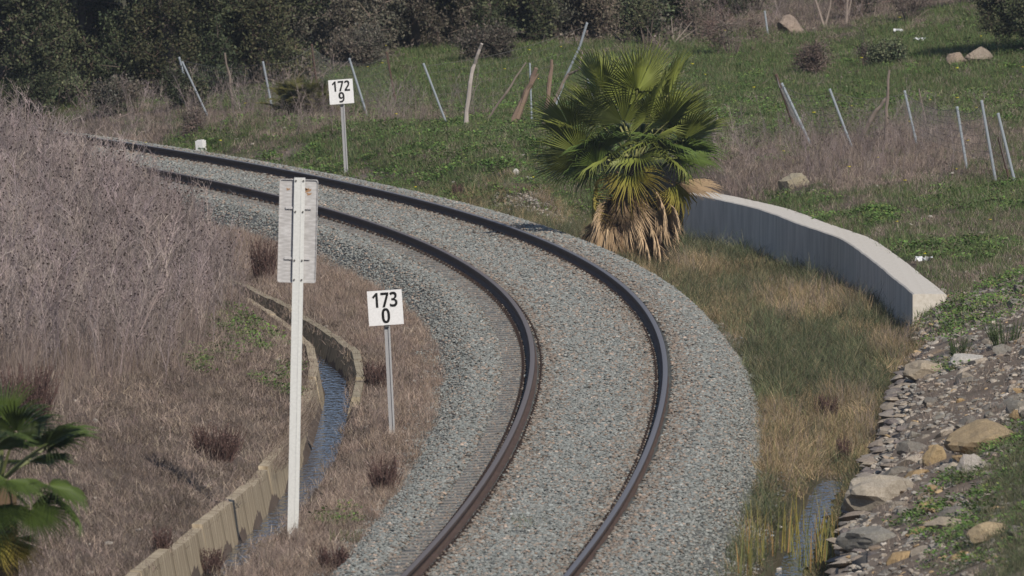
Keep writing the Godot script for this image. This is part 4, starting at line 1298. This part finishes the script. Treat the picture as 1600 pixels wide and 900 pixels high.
func build_fence() -> void:
	var gl := "leaning posts of the far left fence"
	var gr := "leaning posts of the right fence"
	var wire: Array = []
	for q in [
		["metal_post", "grey metal post leaning left, the left one of the joined pair", 0, [[300, 166], [280, 90]], 0.05, gl],
		["metal_post", "grey metal brace leaning against the left post of the pair", 0, [[324, 181], [285, 97]], 0.045, gl],
		["wooden_stake", "thin wooden stake right of the joined metal pair", 2, [[365, 178], [358, 120], [351, 82]], 0.06, gl],
		["metal_post", "pale metal post between the wooden stake and the dwarf palm", 0, [[426, 174], [411, 97]], 0.05, gl],
		["rusty_post", "rusty brown post rising behind the dwarf palm", 1, [[499, 160], [487, 70]], 0.05, gl],
		["metal_post", "pale metal post just right of the upper kilometre sign", 0, [[574, 182], [546, 92]], 0.05, gl],
		["rusty_post", "rusty brown post right of the upper kilometre sign", 1, [[619, 165], [604, 82]], 0.05, gl],
		["metal_post", "pale metal post leaning left midway between sign and palm", 0, [[698, 194], [662, 100]], 0.05, gl],
		["branch_stake", "whitish crooked branch standing upright in the fence line", 3, [[727, 198], [733, 130], [741, 100], [753, 68]], 0.085, gl],
		["branch_stake", "thin brown branch leaning right beside the whitish branch", 2, [[757, 193], [790, 145], [822, 97]], 0.05, gl],
		["split_plank", "wide splintered brown plank leaning right", 4, [[799, 196], [818, 155], [838, 106]], 0.13, gl],
		["metal_post", "thin metal post behind the splintered plank", 0, [[831, 194], [828, 100]], 0.04, gl],
		["split_plank", "narrow splintered plank standing almost upright", 4, [[850, 197], [856, 150], [862, 93]], 0.085, gl],
		["branch_stake", "brown forked branch leaning right in front of the bent pole", 2, [[847, 200], [872, 145], [888, 116], [905, 108], [910, 80]], 0.06, gl],
		["metal_post", "long bent grey metal pole rising above the other posts", 0, [[862, 182], [884, 120], [906, 72], [917, 36]], 0.055, gl],
		["metal_post", "short pale metal post touching the palm's left side", 0, [[931, 170], [916, 113]], 0.045, gl],
		["rusty_post", "dark tube post leaning left at the left end of the right fence", 1, [[1242, 200], [1213, 117]], 0.07, gr],
		["metal_post", "pale metal brace crossing down right from the dark tube post", 0, [[1268, 228], [1222, 131]], 0.06, gr],
		["metal_post", "pale metal post standing alone right of the braced pair", 0, [[1332, 232], [1297, 140]], 0.055, gr],
		["wooden_stake", "upright brown wooden post with a diagonal prop", 2, [[1384, 232], [1386, 170], [1390, 109]], 0.075, gr],
		["wooden_stake", "diagonal wooden prop leaning against the upright wooden post", 2, [[1340, 224], [1365, 180], [1388, 150]], 0.085, gr],
		["metal_post", "greyish post right of the propped wooden post", 0, [[1433, 226], [1414, 143]], 0.055, gr],
		["wooden_stake", "short wooden stake rising from the dry thicket", 2, [[1448, 200], [1436, 138]], 0.05, gr],
		["metal_post", "grey metal post, third from the right end of the right fence", 0, [[1511, 262], [1496, 168]], 0.055, gr],
		["metal_post", "pale metal post, second from the right end of the right fence", 0, [[1556, 281], [1534, 158]], 0.06, gr],
		["metal_post", "pale metal post at the right end of the right fence", 0, [[1587, 287], [1560, 178]], 0.06, gr],
		["rusty_post", "short dark rusty post beside the last metal post", 1, [[1577, 278], [1561, 216]], 0.06, gr],
		["white_stake", "small white stake at the top of the hillside", 0, [[1200, 54], [1195, 18]], 0.05, ""],
		["wooden_stake", "dark upright pole under the trees at the left edge", 2, [[26, 178], [25, 62]], 0.07, ""],
	]:
		var f := post(q[0], q[1], q[2], q[3], q[4], q[5])
		if q[2] <= 1 and q[4] >= 0.05 and q[5] != "": wire.push_back([f, q[5], q[3]])
	# sagging wire netting between the metal posts
	for gname in [gl, gr]:
		var m := MB.new()
		var list: Array = []
		for w in wire: if w[1] == gname: list.push_back(w)
		list.sort_custom(func(a, b): return a[2][0][0] < b[2][0][0])
		for k in list.size() - 1:
			var a: Vector3 = list[k][0]
			var b: Vector3 = list[k + 1][0]
			if a.distance_to(b) > 9.0 or a.distance_to(b) < 0.6: continue
			var la := ray_at(list[k][2][-1][0], list[k][2][-1][1], -a.z) - a
			var lb := ray_at(list[k + 1][2][-1][0], list[k + 1][2][-1][1], -b.z) - b
			for h in 7:
				var t := 0.25 + 0.12 * h
				var prev := a + la * t
				for j in range(1, 9):
					var s := j / 8.0
					var p := (a + la * t).lerp(b + lb * t, s) + Vector3(0, -0.12 * sin(s * PI) * t, 0)
					stick(m, prev, p, 0.0045 if h == 6 else 0.0028, 0.0045 if h == 6 else 0.0028, Color(0.25, 0.24, 0.23))
					prev = p
			var n := int(a.distance_to(b) / 0.16)
			for j in n:
				var s := (j + 0.5) / n
				var sag := Vector3(0, -0.12 * sin(s * PI), 0)
				stick(m, (a + la * 0.25).lerp(b + lb * 0.25, s) + sag * 0.25, (a + la * 0.97).lerp(b + lb * 0.97, s) + sag * 0.97, 0.0015, 0.0015, Color(0.25, 0.24, 0.23))
		tag(part("wire_netting", m.mesh(), M.rust, self), "slack wire netting hanging between the %s" % ("far left fence posts" if gname == gl else "right fence posts"), "fence")
	# scraps of white litter
	for q in [[1444, 412, 0.22, "crumpled white plastic scrap at the end of the concrete wall"], [1437, 66, 0.2, "white scrap on the hillside lawn, the right one of two"], [1404, 52, 0.17, "white scrap on the hillside lawn, the left one of two"]]:
		var m := MB.new()
		var p := spot(q[0], q[1])
		var g: Array = []
		for j in 6:
			for i in 6:
				g.push_back(Vector3((i - 2.5) / 5.0 * q[2] * 1.2, 0.03 + rf(0.0, q[2] * 0.4), (j - 2.5) / 5.0 * q[2]))
		for j in 5:
			for i in 5:
				if rng.randf() < 0.2: continue
				m.quad(g[j * 6 + i], g[j * 6 + i + 1], g[j * 6 + i + 7], g[j * 6 + i + 6], Color(0.72, 0.73, 0.74))
		tag(part("plastic_scrap", m.mesh(), M.white, self, Transform3D(Basis(), p)), q[3], "litter")

# ------------------------------------------------------------------ weeds, grass, reeds
func scatter(meshes: Array, called: String, label: String, category: String, mt: Material, density: float, d0: float, d1: float, weight: Callable, size: Vector2, tint: Callable, tilt := 0.15) -> void:
	var xs: Array = []
	var cols: Array = []
	var half := func(d: float) -> float: return 0.0325 * d + 1.6
	var n := int(density * (d1 - d0) * (half.call(d0) + half.call(d1)))
	for k in n:
		var d := sqrt(lerpf(d0 * d0, d1 * d1, rng.randf()))
		var x := rf(-1, 1) * (0.0325 * d + 1.6)
		var w: float = weight.call(x, d)
		if w <= 0.0 or rng.randf() > w: continue
		var s := rf(size.x, size.y) * lerpf(0.75, 1.0, w)
		xs.push_back(turned(Vector3(x, height(x, d) - 0.01, -d), Vector3(s, s * rf(0.85, 1.15), s), tilt))
		cols.push_back(tint.call(x, d))
	print(called, " ", xs.size())
	stuff_of(called, label, category, meshes, mt, xs, cols)

func even(v: float) -> Callable:
	return func(_x, _d):
		var k := 1.0 + rf(-v, v)
		return Color(k, k * rf(0.96, 1.04), k * rf(0.94, 1.06))

func mottled(x: float, d: float) -> Color:
	var k := rf(0.75, 1.2) * (1.0 + 0.8 * fine.get_noise_2d(x * 50.0, d * 10.0) + 0.4 * fine.get_noise_2d(x * 9.0, d * 2.5))
	return Color(k, k * rf(0.95, 1.03), k * rf(0.92, 1.05))

func verge(x: float, d: float) -> float: # 1 off the ballast and out of the channel
	var u := u_of(x, d)
	if absf(u) < 2.08 + 0.3 * fine.get_noise_2d(x * 12.0, d * 10.0): return 0.0
	var w: float = row(t_xd, d) - x
	if d < 243.0 and w < 0.1 and w > -0.56: return 0.0
	if d < 210.5 and u > 0.0 and x > row(t_b, d) - 0.02 and x < row(t_b, d) + 0.5: return 0.0
	if d > 227.0 and d < 272.5:
		var q: float = x - row(t_b, d)
		if q > -0.06 and q < 0.6: return 0.0
	if d < 195.0 and u > 0.0 and absf(row(t_b, d) - x - 0.58) < 0.24: return 0.0
	return 1.0

func build_plants() -> void:
	var litter: Array = []
	var drys := [Color(0.24, 0.19, 0.16), Color(0.30, 0.24, 0.195), Color(0.19, 0.15, 0.13), Color(0.33, 0.27, 0.22)]
	for k in 4: litter.push_back(grass_tuft(30, 0.18, 0.05, 0.17, 1.5, 0.006, drys))
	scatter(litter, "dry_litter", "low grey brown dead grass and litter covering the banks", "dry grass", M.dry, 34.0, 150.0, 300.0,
		func(x, d):
			var v := verge(x, d)
			if v == 0.0: return 0.0
			var u := u_of(x, d)
			if u < 0.0: return 0.9
			var b := row(t_b, d)
			if d < 268.0 and x < b: return 0.25
			if d < 231.0: return 0.16
			return 0.25 + 0.5 * amount("thicket", x, d),
		Vector2(0.7, 1.4), mottled, 0.35)

	var stalks: Array = []
	for k in 7: stalks.push_back(dead_stalk(rf(0.85, 1.3), rng.randi_range(8, 15), 0.22))
	scatter(stalks, "dead_stalks", "tall grey brown dead weed stalks crowding the left bank", "dead weeds", M.dry, 17.0, 172.0, 300.0,
		func(x, d):
			if u_of(x, d) > -2.4: return 0.0
			var w: float = row(t_xd, d) - x
			var edge := 1.25 - 1.15 * smoothstep(205.0, 235.0, d) + 2.2 * smoothstep(196.0, 180.0, d) + 0.5 * fine.get_noise_2d(x * 20.0, d * 4.0)
			return smoothstep(edge, edge + 0.9, w) * (1.0 - smoothstep(6.5, 9.0, w)),
		Vector2(0.65, 1.12), mottled, 0.22)
	scatter(stalks, "thicket_stalks", "dry grey brown thicket of dead stalks along the fences", "dead weeds", M.dry, 16.0, 255.0, 345.0,
		func(x, d):
			if verge(x, d) == 0.0: return 0.0
			return amount("thicket", x, d) * clampf(0.25 + 2.4 * fine.get_noise_2d(x * 26.0, d * 7.0), 0.03, 1.0),
		Vector2(0.3, 0.85), func(x, d): return mottled(x, d) * 0.8, 0.5)
	var under: Array = []
	for k in 3: under.push_back(grass_tuft(22, 0.14, 0.3, 0.65, 0.5, 0.006, [Color(0.25, 0.2, 0.175), Color(0.3, 0.24, 0.2), Color(0.2, 0.16, 0.145)]))
	scatter(under, "dead_grass", "standing dead grass between the stalks and along the channel", "dry grass", M.dry, 10.0, 150.0, 300.0,
		func(x, d):
			if verge(x, d) == 0.0: return 0.0
			var u := u_of(x, d)
			var w: float = row(t_xd, d) - x
			if u < 0.0:
				if w > 0.0: return smoothstep(0.9, 1.8, w - 1.0 * smoothstep(205.0, 180.0, d)) * 0.8
				return 0.22 * smoothstep(0.3, 0.6, -u - 2.1) if w < -0.85 else 0.0
			return amount("thicket", x, d) * 0.35 + 0.3 * amount("tan_grass", x, d),
		Vector2(0.55, 1.1), even(0.22), 0.25)

	# left strip between ballast and channel: pinkish fine dead grass
	var pink: Array = []
	for k in 3: pink.push_back(grass_tuft(34, 0.16, 0.08, 0.26, 1.2, 0.005, [Color(0.33, 0.25, 0.2), Color(0.38, 0.29, 0.22), Color(0.27, 0.2, 0.165)]))
	scatter(pink, "strip_grass", "pinkish tan dead grass between the ballast and the channel", "dry grass", M.dry, 22.0, 150.0, 262.0,
		func(x, d):
			if verge(x, d) == 0.0: return 0.0
			var u := u_of(x, d)
			var w: float = row(t_xd, d) - x
			if u > 0.0 or w > -0.3: return 0.0
			return clampf(0.6 + 1.2 * fine.get_noise_2d(x * 30.0, d * 8.0), 0.1, 1.0) * (1.0 if w < -0.9 else 0.35),
		Vector2(0.7, 1.2), even(0.2), 0.2)

	# valley
	var dg: Array = []
	var tg: Array = []
	for k in 3:
		dg.push_back(grass_tuft(48, 0.2, 0.2, 0.5, 1.6, 0.007, [Color(0.085, 0.11, 0.05), Color(0.11, 0.135, 0.065), Color(0.07, 0.085, 0.045), Color(0.17, 0.155, 0.09)]))
		tg.push_back(grass_tuft(48, 0.2, 0.14, 0.42, 1.7, 0.0065, [Color(0.34, 0.25, 0.15), Color(0.4, 0.3, 0.18), Color(0.26, 0.2, 0.12), Color(0.2, 0.19, 0.09)]))
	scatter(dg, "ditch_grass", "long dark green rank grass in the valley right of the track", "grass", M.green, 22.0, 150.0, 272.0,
		func(x, d):
			if u_of(x, d) < 0.0 or verge(x, d) == 0.0: return 0.0
			if x > row(t_b, d) + 0.05: return 0.0
			return maxf(amount("ditch_grass", x, d) * 0.85, 0.34 - 0.2 * amount("tan_grass", x, d)),
		Vector2(0.5, 1.25), func(x, d): return Color(1, 1, 1) * rf(0.75, 1.2) * (1.0 + 0.9 * fine.get_noise_2d(x * 40.0, d * 9.0)), 0.4)
	scatter(tg, "tan_grass", "tan dead grass in the valley below the concrete wall", "dry grass", M.dry, 24.0, 150.0, 272.0,
		func(x, d):
			if u_of(x, d) < 0.0 or verge(x, d) == 0.0: return 0.0
			if x > row(t_b, d) + 0.1 and d < 272.0: return 0.0
			return maxf(amount("tan_grass", x, d), 0.38 - 0.2 * amount("ditch_grass", x, d)),
		Vector2(0.5, 1.25), func(x, d): return Color(1, 1, 1) * rf(0.75, 1.2) * (1.0 + 0.9 * fine.get_noise_2d(x * 40.0, d * 9.0)), 0.4)

	# field: short green grass, herbs
	var fg: Array = []
	var hb: Array = []
	for k in 3:
		fg.push_back(grass_tuft(34, 0.22, 0.06, 0.16, 0.9, 0.009, [Color(0.1, 0.148, 0.05), Color(0.115, 0.165, 0.06), Color(0.08, 0.115, 0.042), Color(0.18, 0.165, 0.09)]))
		hb.push_back(herb_clump(60, 0.22, 0.15, 0.05, [Color(0.1, 0.18, 0.042), Color(0.125, 0.21, 0.05), Color(0.08, 0.135, 0.036), Color(0.18, 0.22, 0.06)]))
	scatter(fg, "field_grass", "short green grass over the field beyond the track", "grass", M.green, 26.0, 226.0, 372.0,
		func(x, d):
			if u_of(x, d) < 0.0: return 0.0
			if verge(x, d) == 0.0: return 0.0
			if d < 268.0 and x < row(t_b, d): return 0.0
			var n: float = fine.get_noise_2d(x * 18.0, d * 5.0)
			return clampf(0.42 + n * 0.8 + 0.6 * amount("green", x, d) - 0.5 * amount("thicket", x, d) - amount("dirt", x, d), 0.03, 1.0),
		Vector2(0.7, 1.3), even(0.25), 0.2)
	scatter(litter, "field_litter", "dead brown grass mixed through the field", "dry grass", M.dry, 14.0, 226.0, 372.0,
		func(x, d):
			if u_of(x, d) < 0.0 or verge(x, d) == 0.0: return 0.0
			if d < 268.0 and x < row(t_b, d): return 0.0
			var n: float = fine.get_noise_2d(x * 14.0 + 50.0, d * 4.0)
			return clampf(0.5 + n * 1.6 - 0.3 * amount("green", x, d) + 0.4 * amount("thicket", x, d), 0.05, 1.0),
		Vector2(0.8, 1.4), even(0.25), 0.35)
	scatter(hb, "green_herbs", "low bright green broad-leaved herbs on the bank beyond the track and on the slopes", "herbs", M.green, 20.0, 156.0, 335.0,
		func(x, d):
			if verge(x, d) == 0.0: return 0.0
			var n: float = fine.get_noise_2d(x * 22.0 + 9.0, d * 6.0)
			var g := amount("green", x, d) if d < 300.0 else amount("green", x, d) * 0.3
			return maxf(clampf(g * (0.55 + n * 1.6), 0.0, 1.0), amount("herb", x, d) * 0.55),
		Vector2(0.5, 1.25), even(0.25), 0.2)
	scatter(sprigs.twig, "undergrowth", "grey brown leafless undergrowth below the line of trees", "scrub", M.leaf, 5.0, 296.0, 334.0,
		func(x, d):
			if u_of(x, d) < 3.0 or x > 3.6: return 0.0
			var line := 303.0 + 20.0 * smoothstep(-6.5, -1.0, x)
			return smoothstep(line, line + 5.0, d + 8.0 * fine.get_noise_2d(x * 20.0, 4.0)) * 0.8,
		Vector2(0.8, 2.2), even(0.35), 0.6)
	scatter(sprigs.twig, "field_scrub", "small leafless brown scrub dotted over the hillside", "scrub", M.leaf, 3.6, 262.0, 345.0,
		func(x, d):
			if verge(x, d) == 0.0 or x < 2.0 or u_of(x, d) < 0.0: return 0.0
			return clampf(0.15 + 2.0 * fine.get_noise_2d(x * 22.0 + 31.0, d * 5.0), 0.0, 0.8) if d < 300.0 or d > 325.0 else clampf(1.6 * fine.get_noise_2d(x * 22.0 + 31.0, d * 5.0), 0.0, 0.5),
		Vector2(0.5, 1.2), even(0.3), 0.6)
	# grass over the foot of the rubble at the lower right
	scatter(dg, "slope_grass", "dark grass growing over the lower right of the rubble slope", "grass", M.green, 16.0, 146.0, 186.0,
		func(x, d):
			var q: float = x - row(t_b, d)
			return smoothstep(1.1, 1.9, q + 0.5 * fine.get_noise_2d(x * 20.0, d * 6.0)) * smoothstep(186.0, 172.0, d) if q > 0.6 else 0.0,
		Vector2(0.45, 0.85), even(0.25), 0.25)
	# small yellow flowers, far apart
	var fl := MB.new()
	stick(fl, Vector3.ZERO, Vector3(0.01, 0.2, 0), 0.003, 0.002, Color(0.1, 0.16, 0.04))
	for k in 6:
		var a := TAU * k / 6
		fl.quad(Vector3(0.01, 0.2, 0), Vector3(0.01 + cos(a) * 0.02, 0.215, sin(a) * 0.02), Vector3(0.01 + cos(a + 0.5) * 0.03, 0.205, sin(a + 0.5) * 0.03), Vector3(0.01 + cos(a + 1.0) * 0.02, 0.2, sin(a + 1.0) * 0.02), Color(0.7, 0.6, 0.04))
	scatter([fl.mesh()], "yellow_flowers", "small yellow wild flowers scattered through the field", "flowers", M.green, 0.05, 230.0, 330.0,
		func(x, d): return verge(x, d) if u_of(x, d) > 0.0 and (d > 268.0 or x > row(t_b, d)) else 0.0, Vector2(0.8, 1.3), even(0.1))

	# reeds by the stream, each clump countable
	var reed_at := [[1262, 905], [1236, 880], [1292, 890], [1220, 862], [1196, 872], [1178, 884], [1285, 866], [1160, 905], [1248, 845], [1304, 905]]
	for k in reed_at.size():
		var m := MB.new()
		for j in 15:
			var c: Color = [Color(0.27, 0.23, 0.06), Color(0.33, 0.2, 0.075), Color(0.16, 0.17, 0.055), Color(0.28, 0.25, 0.09)][rng.randi() % 4]
			var a := rf(0, TAU)
			blade(m, Vector3(rf(-0.12, 0.12), 0, rf(-0.5, 0.5)), a, rf(0.3, 0.75), rf(0.0, 0.15), rf(0.1, 0.45), rf(0.014, 0.024), c * 0.8, c, 3)
		var where := ["beside the stream at the bottom edge", "left of the stream", "right of the stream at the wall foot", "at the bend of the stream", "in the dark grass left of the stream", "farther left in the dark grass", "at the stream's right bank, higher up", "near the ballast at the bottom edge", "in the shallow water, farthest up the stream", "against the old stone wall at the bottom edge"][k] as String
		tag(part("reed_clump", m.mesh(), M.green, self, Transform3D(Basis(), spot(reed_at[k][0], reed_at[k][1]))), "yellow and orange reed clump %s" % where, "reeds", "reeds along the stream")

	for q in [[436, 738, 0.42, "dry weed clump drooping over the left channel wall below the bend"], [452, 712, 0.45, "dry weed clump drooping over the channel wall left of the white sign post"], [466, 688, 0.42, "dry weed clump behind the white sign post, over the channel wall"], [478, 660, 0.36, "dry weed clump right of the white sign post, over the channel wall"]]:
		var m := MB.new()
		for j in 420:
			blade(m, Vector3(rf(-0.12, 0.16), rf(-0.06, 0.04), rf(-1, 1) * 2.4), rf(-1.4, 1.4), rf(0.15, q[2]), rf(0.1, 0.6), rf(1.2, 3.0), 0.006, Color(0.2, 0.155, 0.125), g3(0.31, 0.25, 0.2, 0.3))
		var p := spot(q[0], q[1])
		tag(part("weed_clump", m.mesh(), M.dry, self, Transform3D(Basis(), Vector3(row(t_xd, -p.z) - 0.03, -0.34, p.z))), q[3], "weeds", "", "stuff")
	for q in [[830, 882, 0.14, "small tuft of green grass between the rails at the bottom edge"], [540, 862, 0.12, "small tuft of green grass on the left ballast edge"]]:
		var m := MB.new()
		for j in 110:
			blade(m, Vector3(rf(-1, 1) * q[2] * 1.5, -0.02, rf(-1, 1)), rf(0, TAU), rf(0.04, 0.12), 0.2, rf(0.4, 1.2), 0.006, Color(0.1, 0.12, 0.05), g3(0.13, 0.15, 0.07, 0.3))
		tag(part("grass_tuft", m.mesh(), M.green, self, Transform3D(Basis(), Vector3(spot(q[0], q[1]).x, ballast_h(0.0, 168.0) if q[0] > 700 else -0.3, spot(q[0], q[1]).z))), q[3], "grass", "", "stuff")
	# dead dock plants, reddish brown, one by one
	for q in [
		[412, 440, 0.72, 0.24, "tall reddish brown dead shrub just left of the tall sign board"],
		[335, 722, 0.46, 0.34, "wide reddish brown dead dock plant on the left bank"],
		[600, 770, 0.46, 0.2, "reddish brown dead dock plant below the 173 0 sign"],
		[588, 605, 0.38, 0.2, "reddish brown dead dock plant behind the 173 0 sign post"],
		[40, 665, 0.75, 0.4, "dark brown dead shrub above the lower left palm"],
		[252, 868, 0.34, 0.12, "dark dead dock plant at the broken channel slab"],
		[520, 900, 0.3, 0.2, "dead dock plant at the bottom edge between channel and ballast"],
		[320, 905, 0.35, 0.25, "dead dock plant at the bottom edge left of the channel end"],
		[1292, 660, 0.4, 0.16, "reddish dead plant in the valley grass"],
		[1318, 725, 0.36, 0.1, "thin dead stem plant beside the old stone wall"],
		[715, 310, 0.3, 0.1, "small dark dead thistle at the far ballast edge"],
		[1500, 560, 0.34, 0.2, "dark green upright weed on the rubble slope"],
		[1570, 540, 0.4, 0.3, "dark green upright weed at the right edge of the rubble slope"],
	]:
		var m := MB.new()
		var green: bool = q[4].begins_with("dark green")
		for j in int((50 if green else 150) * q[3] / 0.24):
			var a := rf(0, TAU)
			var r: float = q[3] * sqrt(rng.randf()) * 0.6
			var p := Vector3(cos(a) * r, -0.02, sin(a) * r)
			var top := p + Vector3(cos(a) * q[3] * 0.5 * rf(0.2, 1.2), q[2] * rf(0.45, 1.0), sin(a) * q[3] * 0.5)
			var c := g3(0.06, 0.085, 0.035, 0.3) if green else g3(0.105, 0.068, 0.06, 0.4)
			var bend: Vector3 = p.lerp(top, 0.55) + Vector3(rf(-1, 1), rf(0, 0.6), rf(-1, 1)) * 0.07 * q[2]
			stick(m, p, bend, 0.005, 0.004, c)
			stick(m, bend, top, 0.004, 0.0025, c)
			if rng.randf() < 0.5: stick(m, bend, bend + Vector3(rf(-1, 1), rf(0.4, 1.2), rf(-1, 1)) * 0.22 * q[2], 0.003, 0.002, c)
			for i in 6:
				var e := p.lerp(top, rf(0.35, 1.0))
				var s := rf(0.01, 0.022)
				var o := Vector3(rf(-1, 1), rf(-0.2, 1), rf(-1, 1)).normalized() * s
				m.tri(e - o * 1.3, e + o.cross(Vector3(rf(-1, 1), rf(-1, 1), rf(-1, 1))).normalized() * s * 0.6, e + o, c * rf(0.8, 1.5))
		var called := "dead_dock"
		if green: called = "upright_weed"
		tag(part(called, m.mesh(), M.leaf if green else M.dry, self, Transform3D(Basis(), spot(q[0], q[1]))), q[4], "weed" if green else "dead plant", "dead dock plants" if not green else "")

func _ready() -> void:
	rng.seed = 20240117
	noise.seed = 3; noise.frequency = 0.05; noise.fractal_octaves = 3
	fine.seed = 8; fine.frequency = 0.05
	# camera: a 555 mm view (on 36 mm film) from a bridge
	var cam := Camera3D.new()
	cam.name = "camera"
	cam.fov = rad_to_deg(2.0 * atan(450.0 / F))
	cam.near = 1.0
	cam.far = 4000.0
	cam.position = Vector3(0, CAM_H, 0)
	cam.rotation.x = -atan((450.0 - HORIZON) / F)
	var lens := CameraAttributesPhysical.new()
	lens.frustum_focal_length = 12.0 / tan(atan(450.0 / F)) # on a frame 24 mm high
	lens.frustum_focus_distance = 230.0
	lens.frustum_near = 1.0
	lens.frustum_far = 4000.0
	lens.exposure_aperture = 13.0
	cam.attributes = lens
	add_child(cam)
	cam.current = true
	# sky, sun, exposure
	var sky_mat := ProceduralSkyMaterial.new()
	sky_mat.sky_top_color = Color(0.42, 0.49, 0.61)
	sky_mat.sky_horizon_color = Color(0.52, 0.59, 0.69)
	sky_mat.sky_curve = 0.15
	sky_mat.ground_bottom_color = Color(0.2, 0.19, 0.17)
	sky_mat.ground_horizon_color = Color(0.5, 0.52, 0.55)
	sky_mat.energy_multiplier = 1.0
	var sky := Sky.new()
	sky.sky_material = sky_mat
	var env := Environment.new()
	env.background_mode = Environment.BG_SKY
	env.sky = sky
	env.tonemap_mode = Environment.TONE_MAPPER_LINEAR
	env.tonemap_exposure = 1.07
	env.fog_enabled = true # a thin winter haze
	env.fog_density = 0.0001
	env.fog_light_color = Color(0.8, 0.84, 0.9)
	env.sdfgi_enabled = true
	env.ssao_enabled = true
	env.ssil_enabled = true
	var we := WorldEnvironment.new()
	we.environment = env
	add_child(we)
	var sun := DirectionalLight3D.new()
	sun.name = "sun"
	sun.light_color = Color(1.0, 0.965, 0.915)
	sun.light_energy = 1.25
	sun.light_angular_distance = 0.5
	sun.shadow_enabled = true
	add_child(sun)
	sun.look_at_from_position(Vector3(0.31, 0.62, 0.72) * 50.0, Vector3.ZERO)

	survey()
	make_materials()
	build_ground()
	build_track()
	build_channel()
	build_wall()
	build_rubble()
	build_trees()
	build_palms()
	build_signs()
	build_fence()
	build_plants()
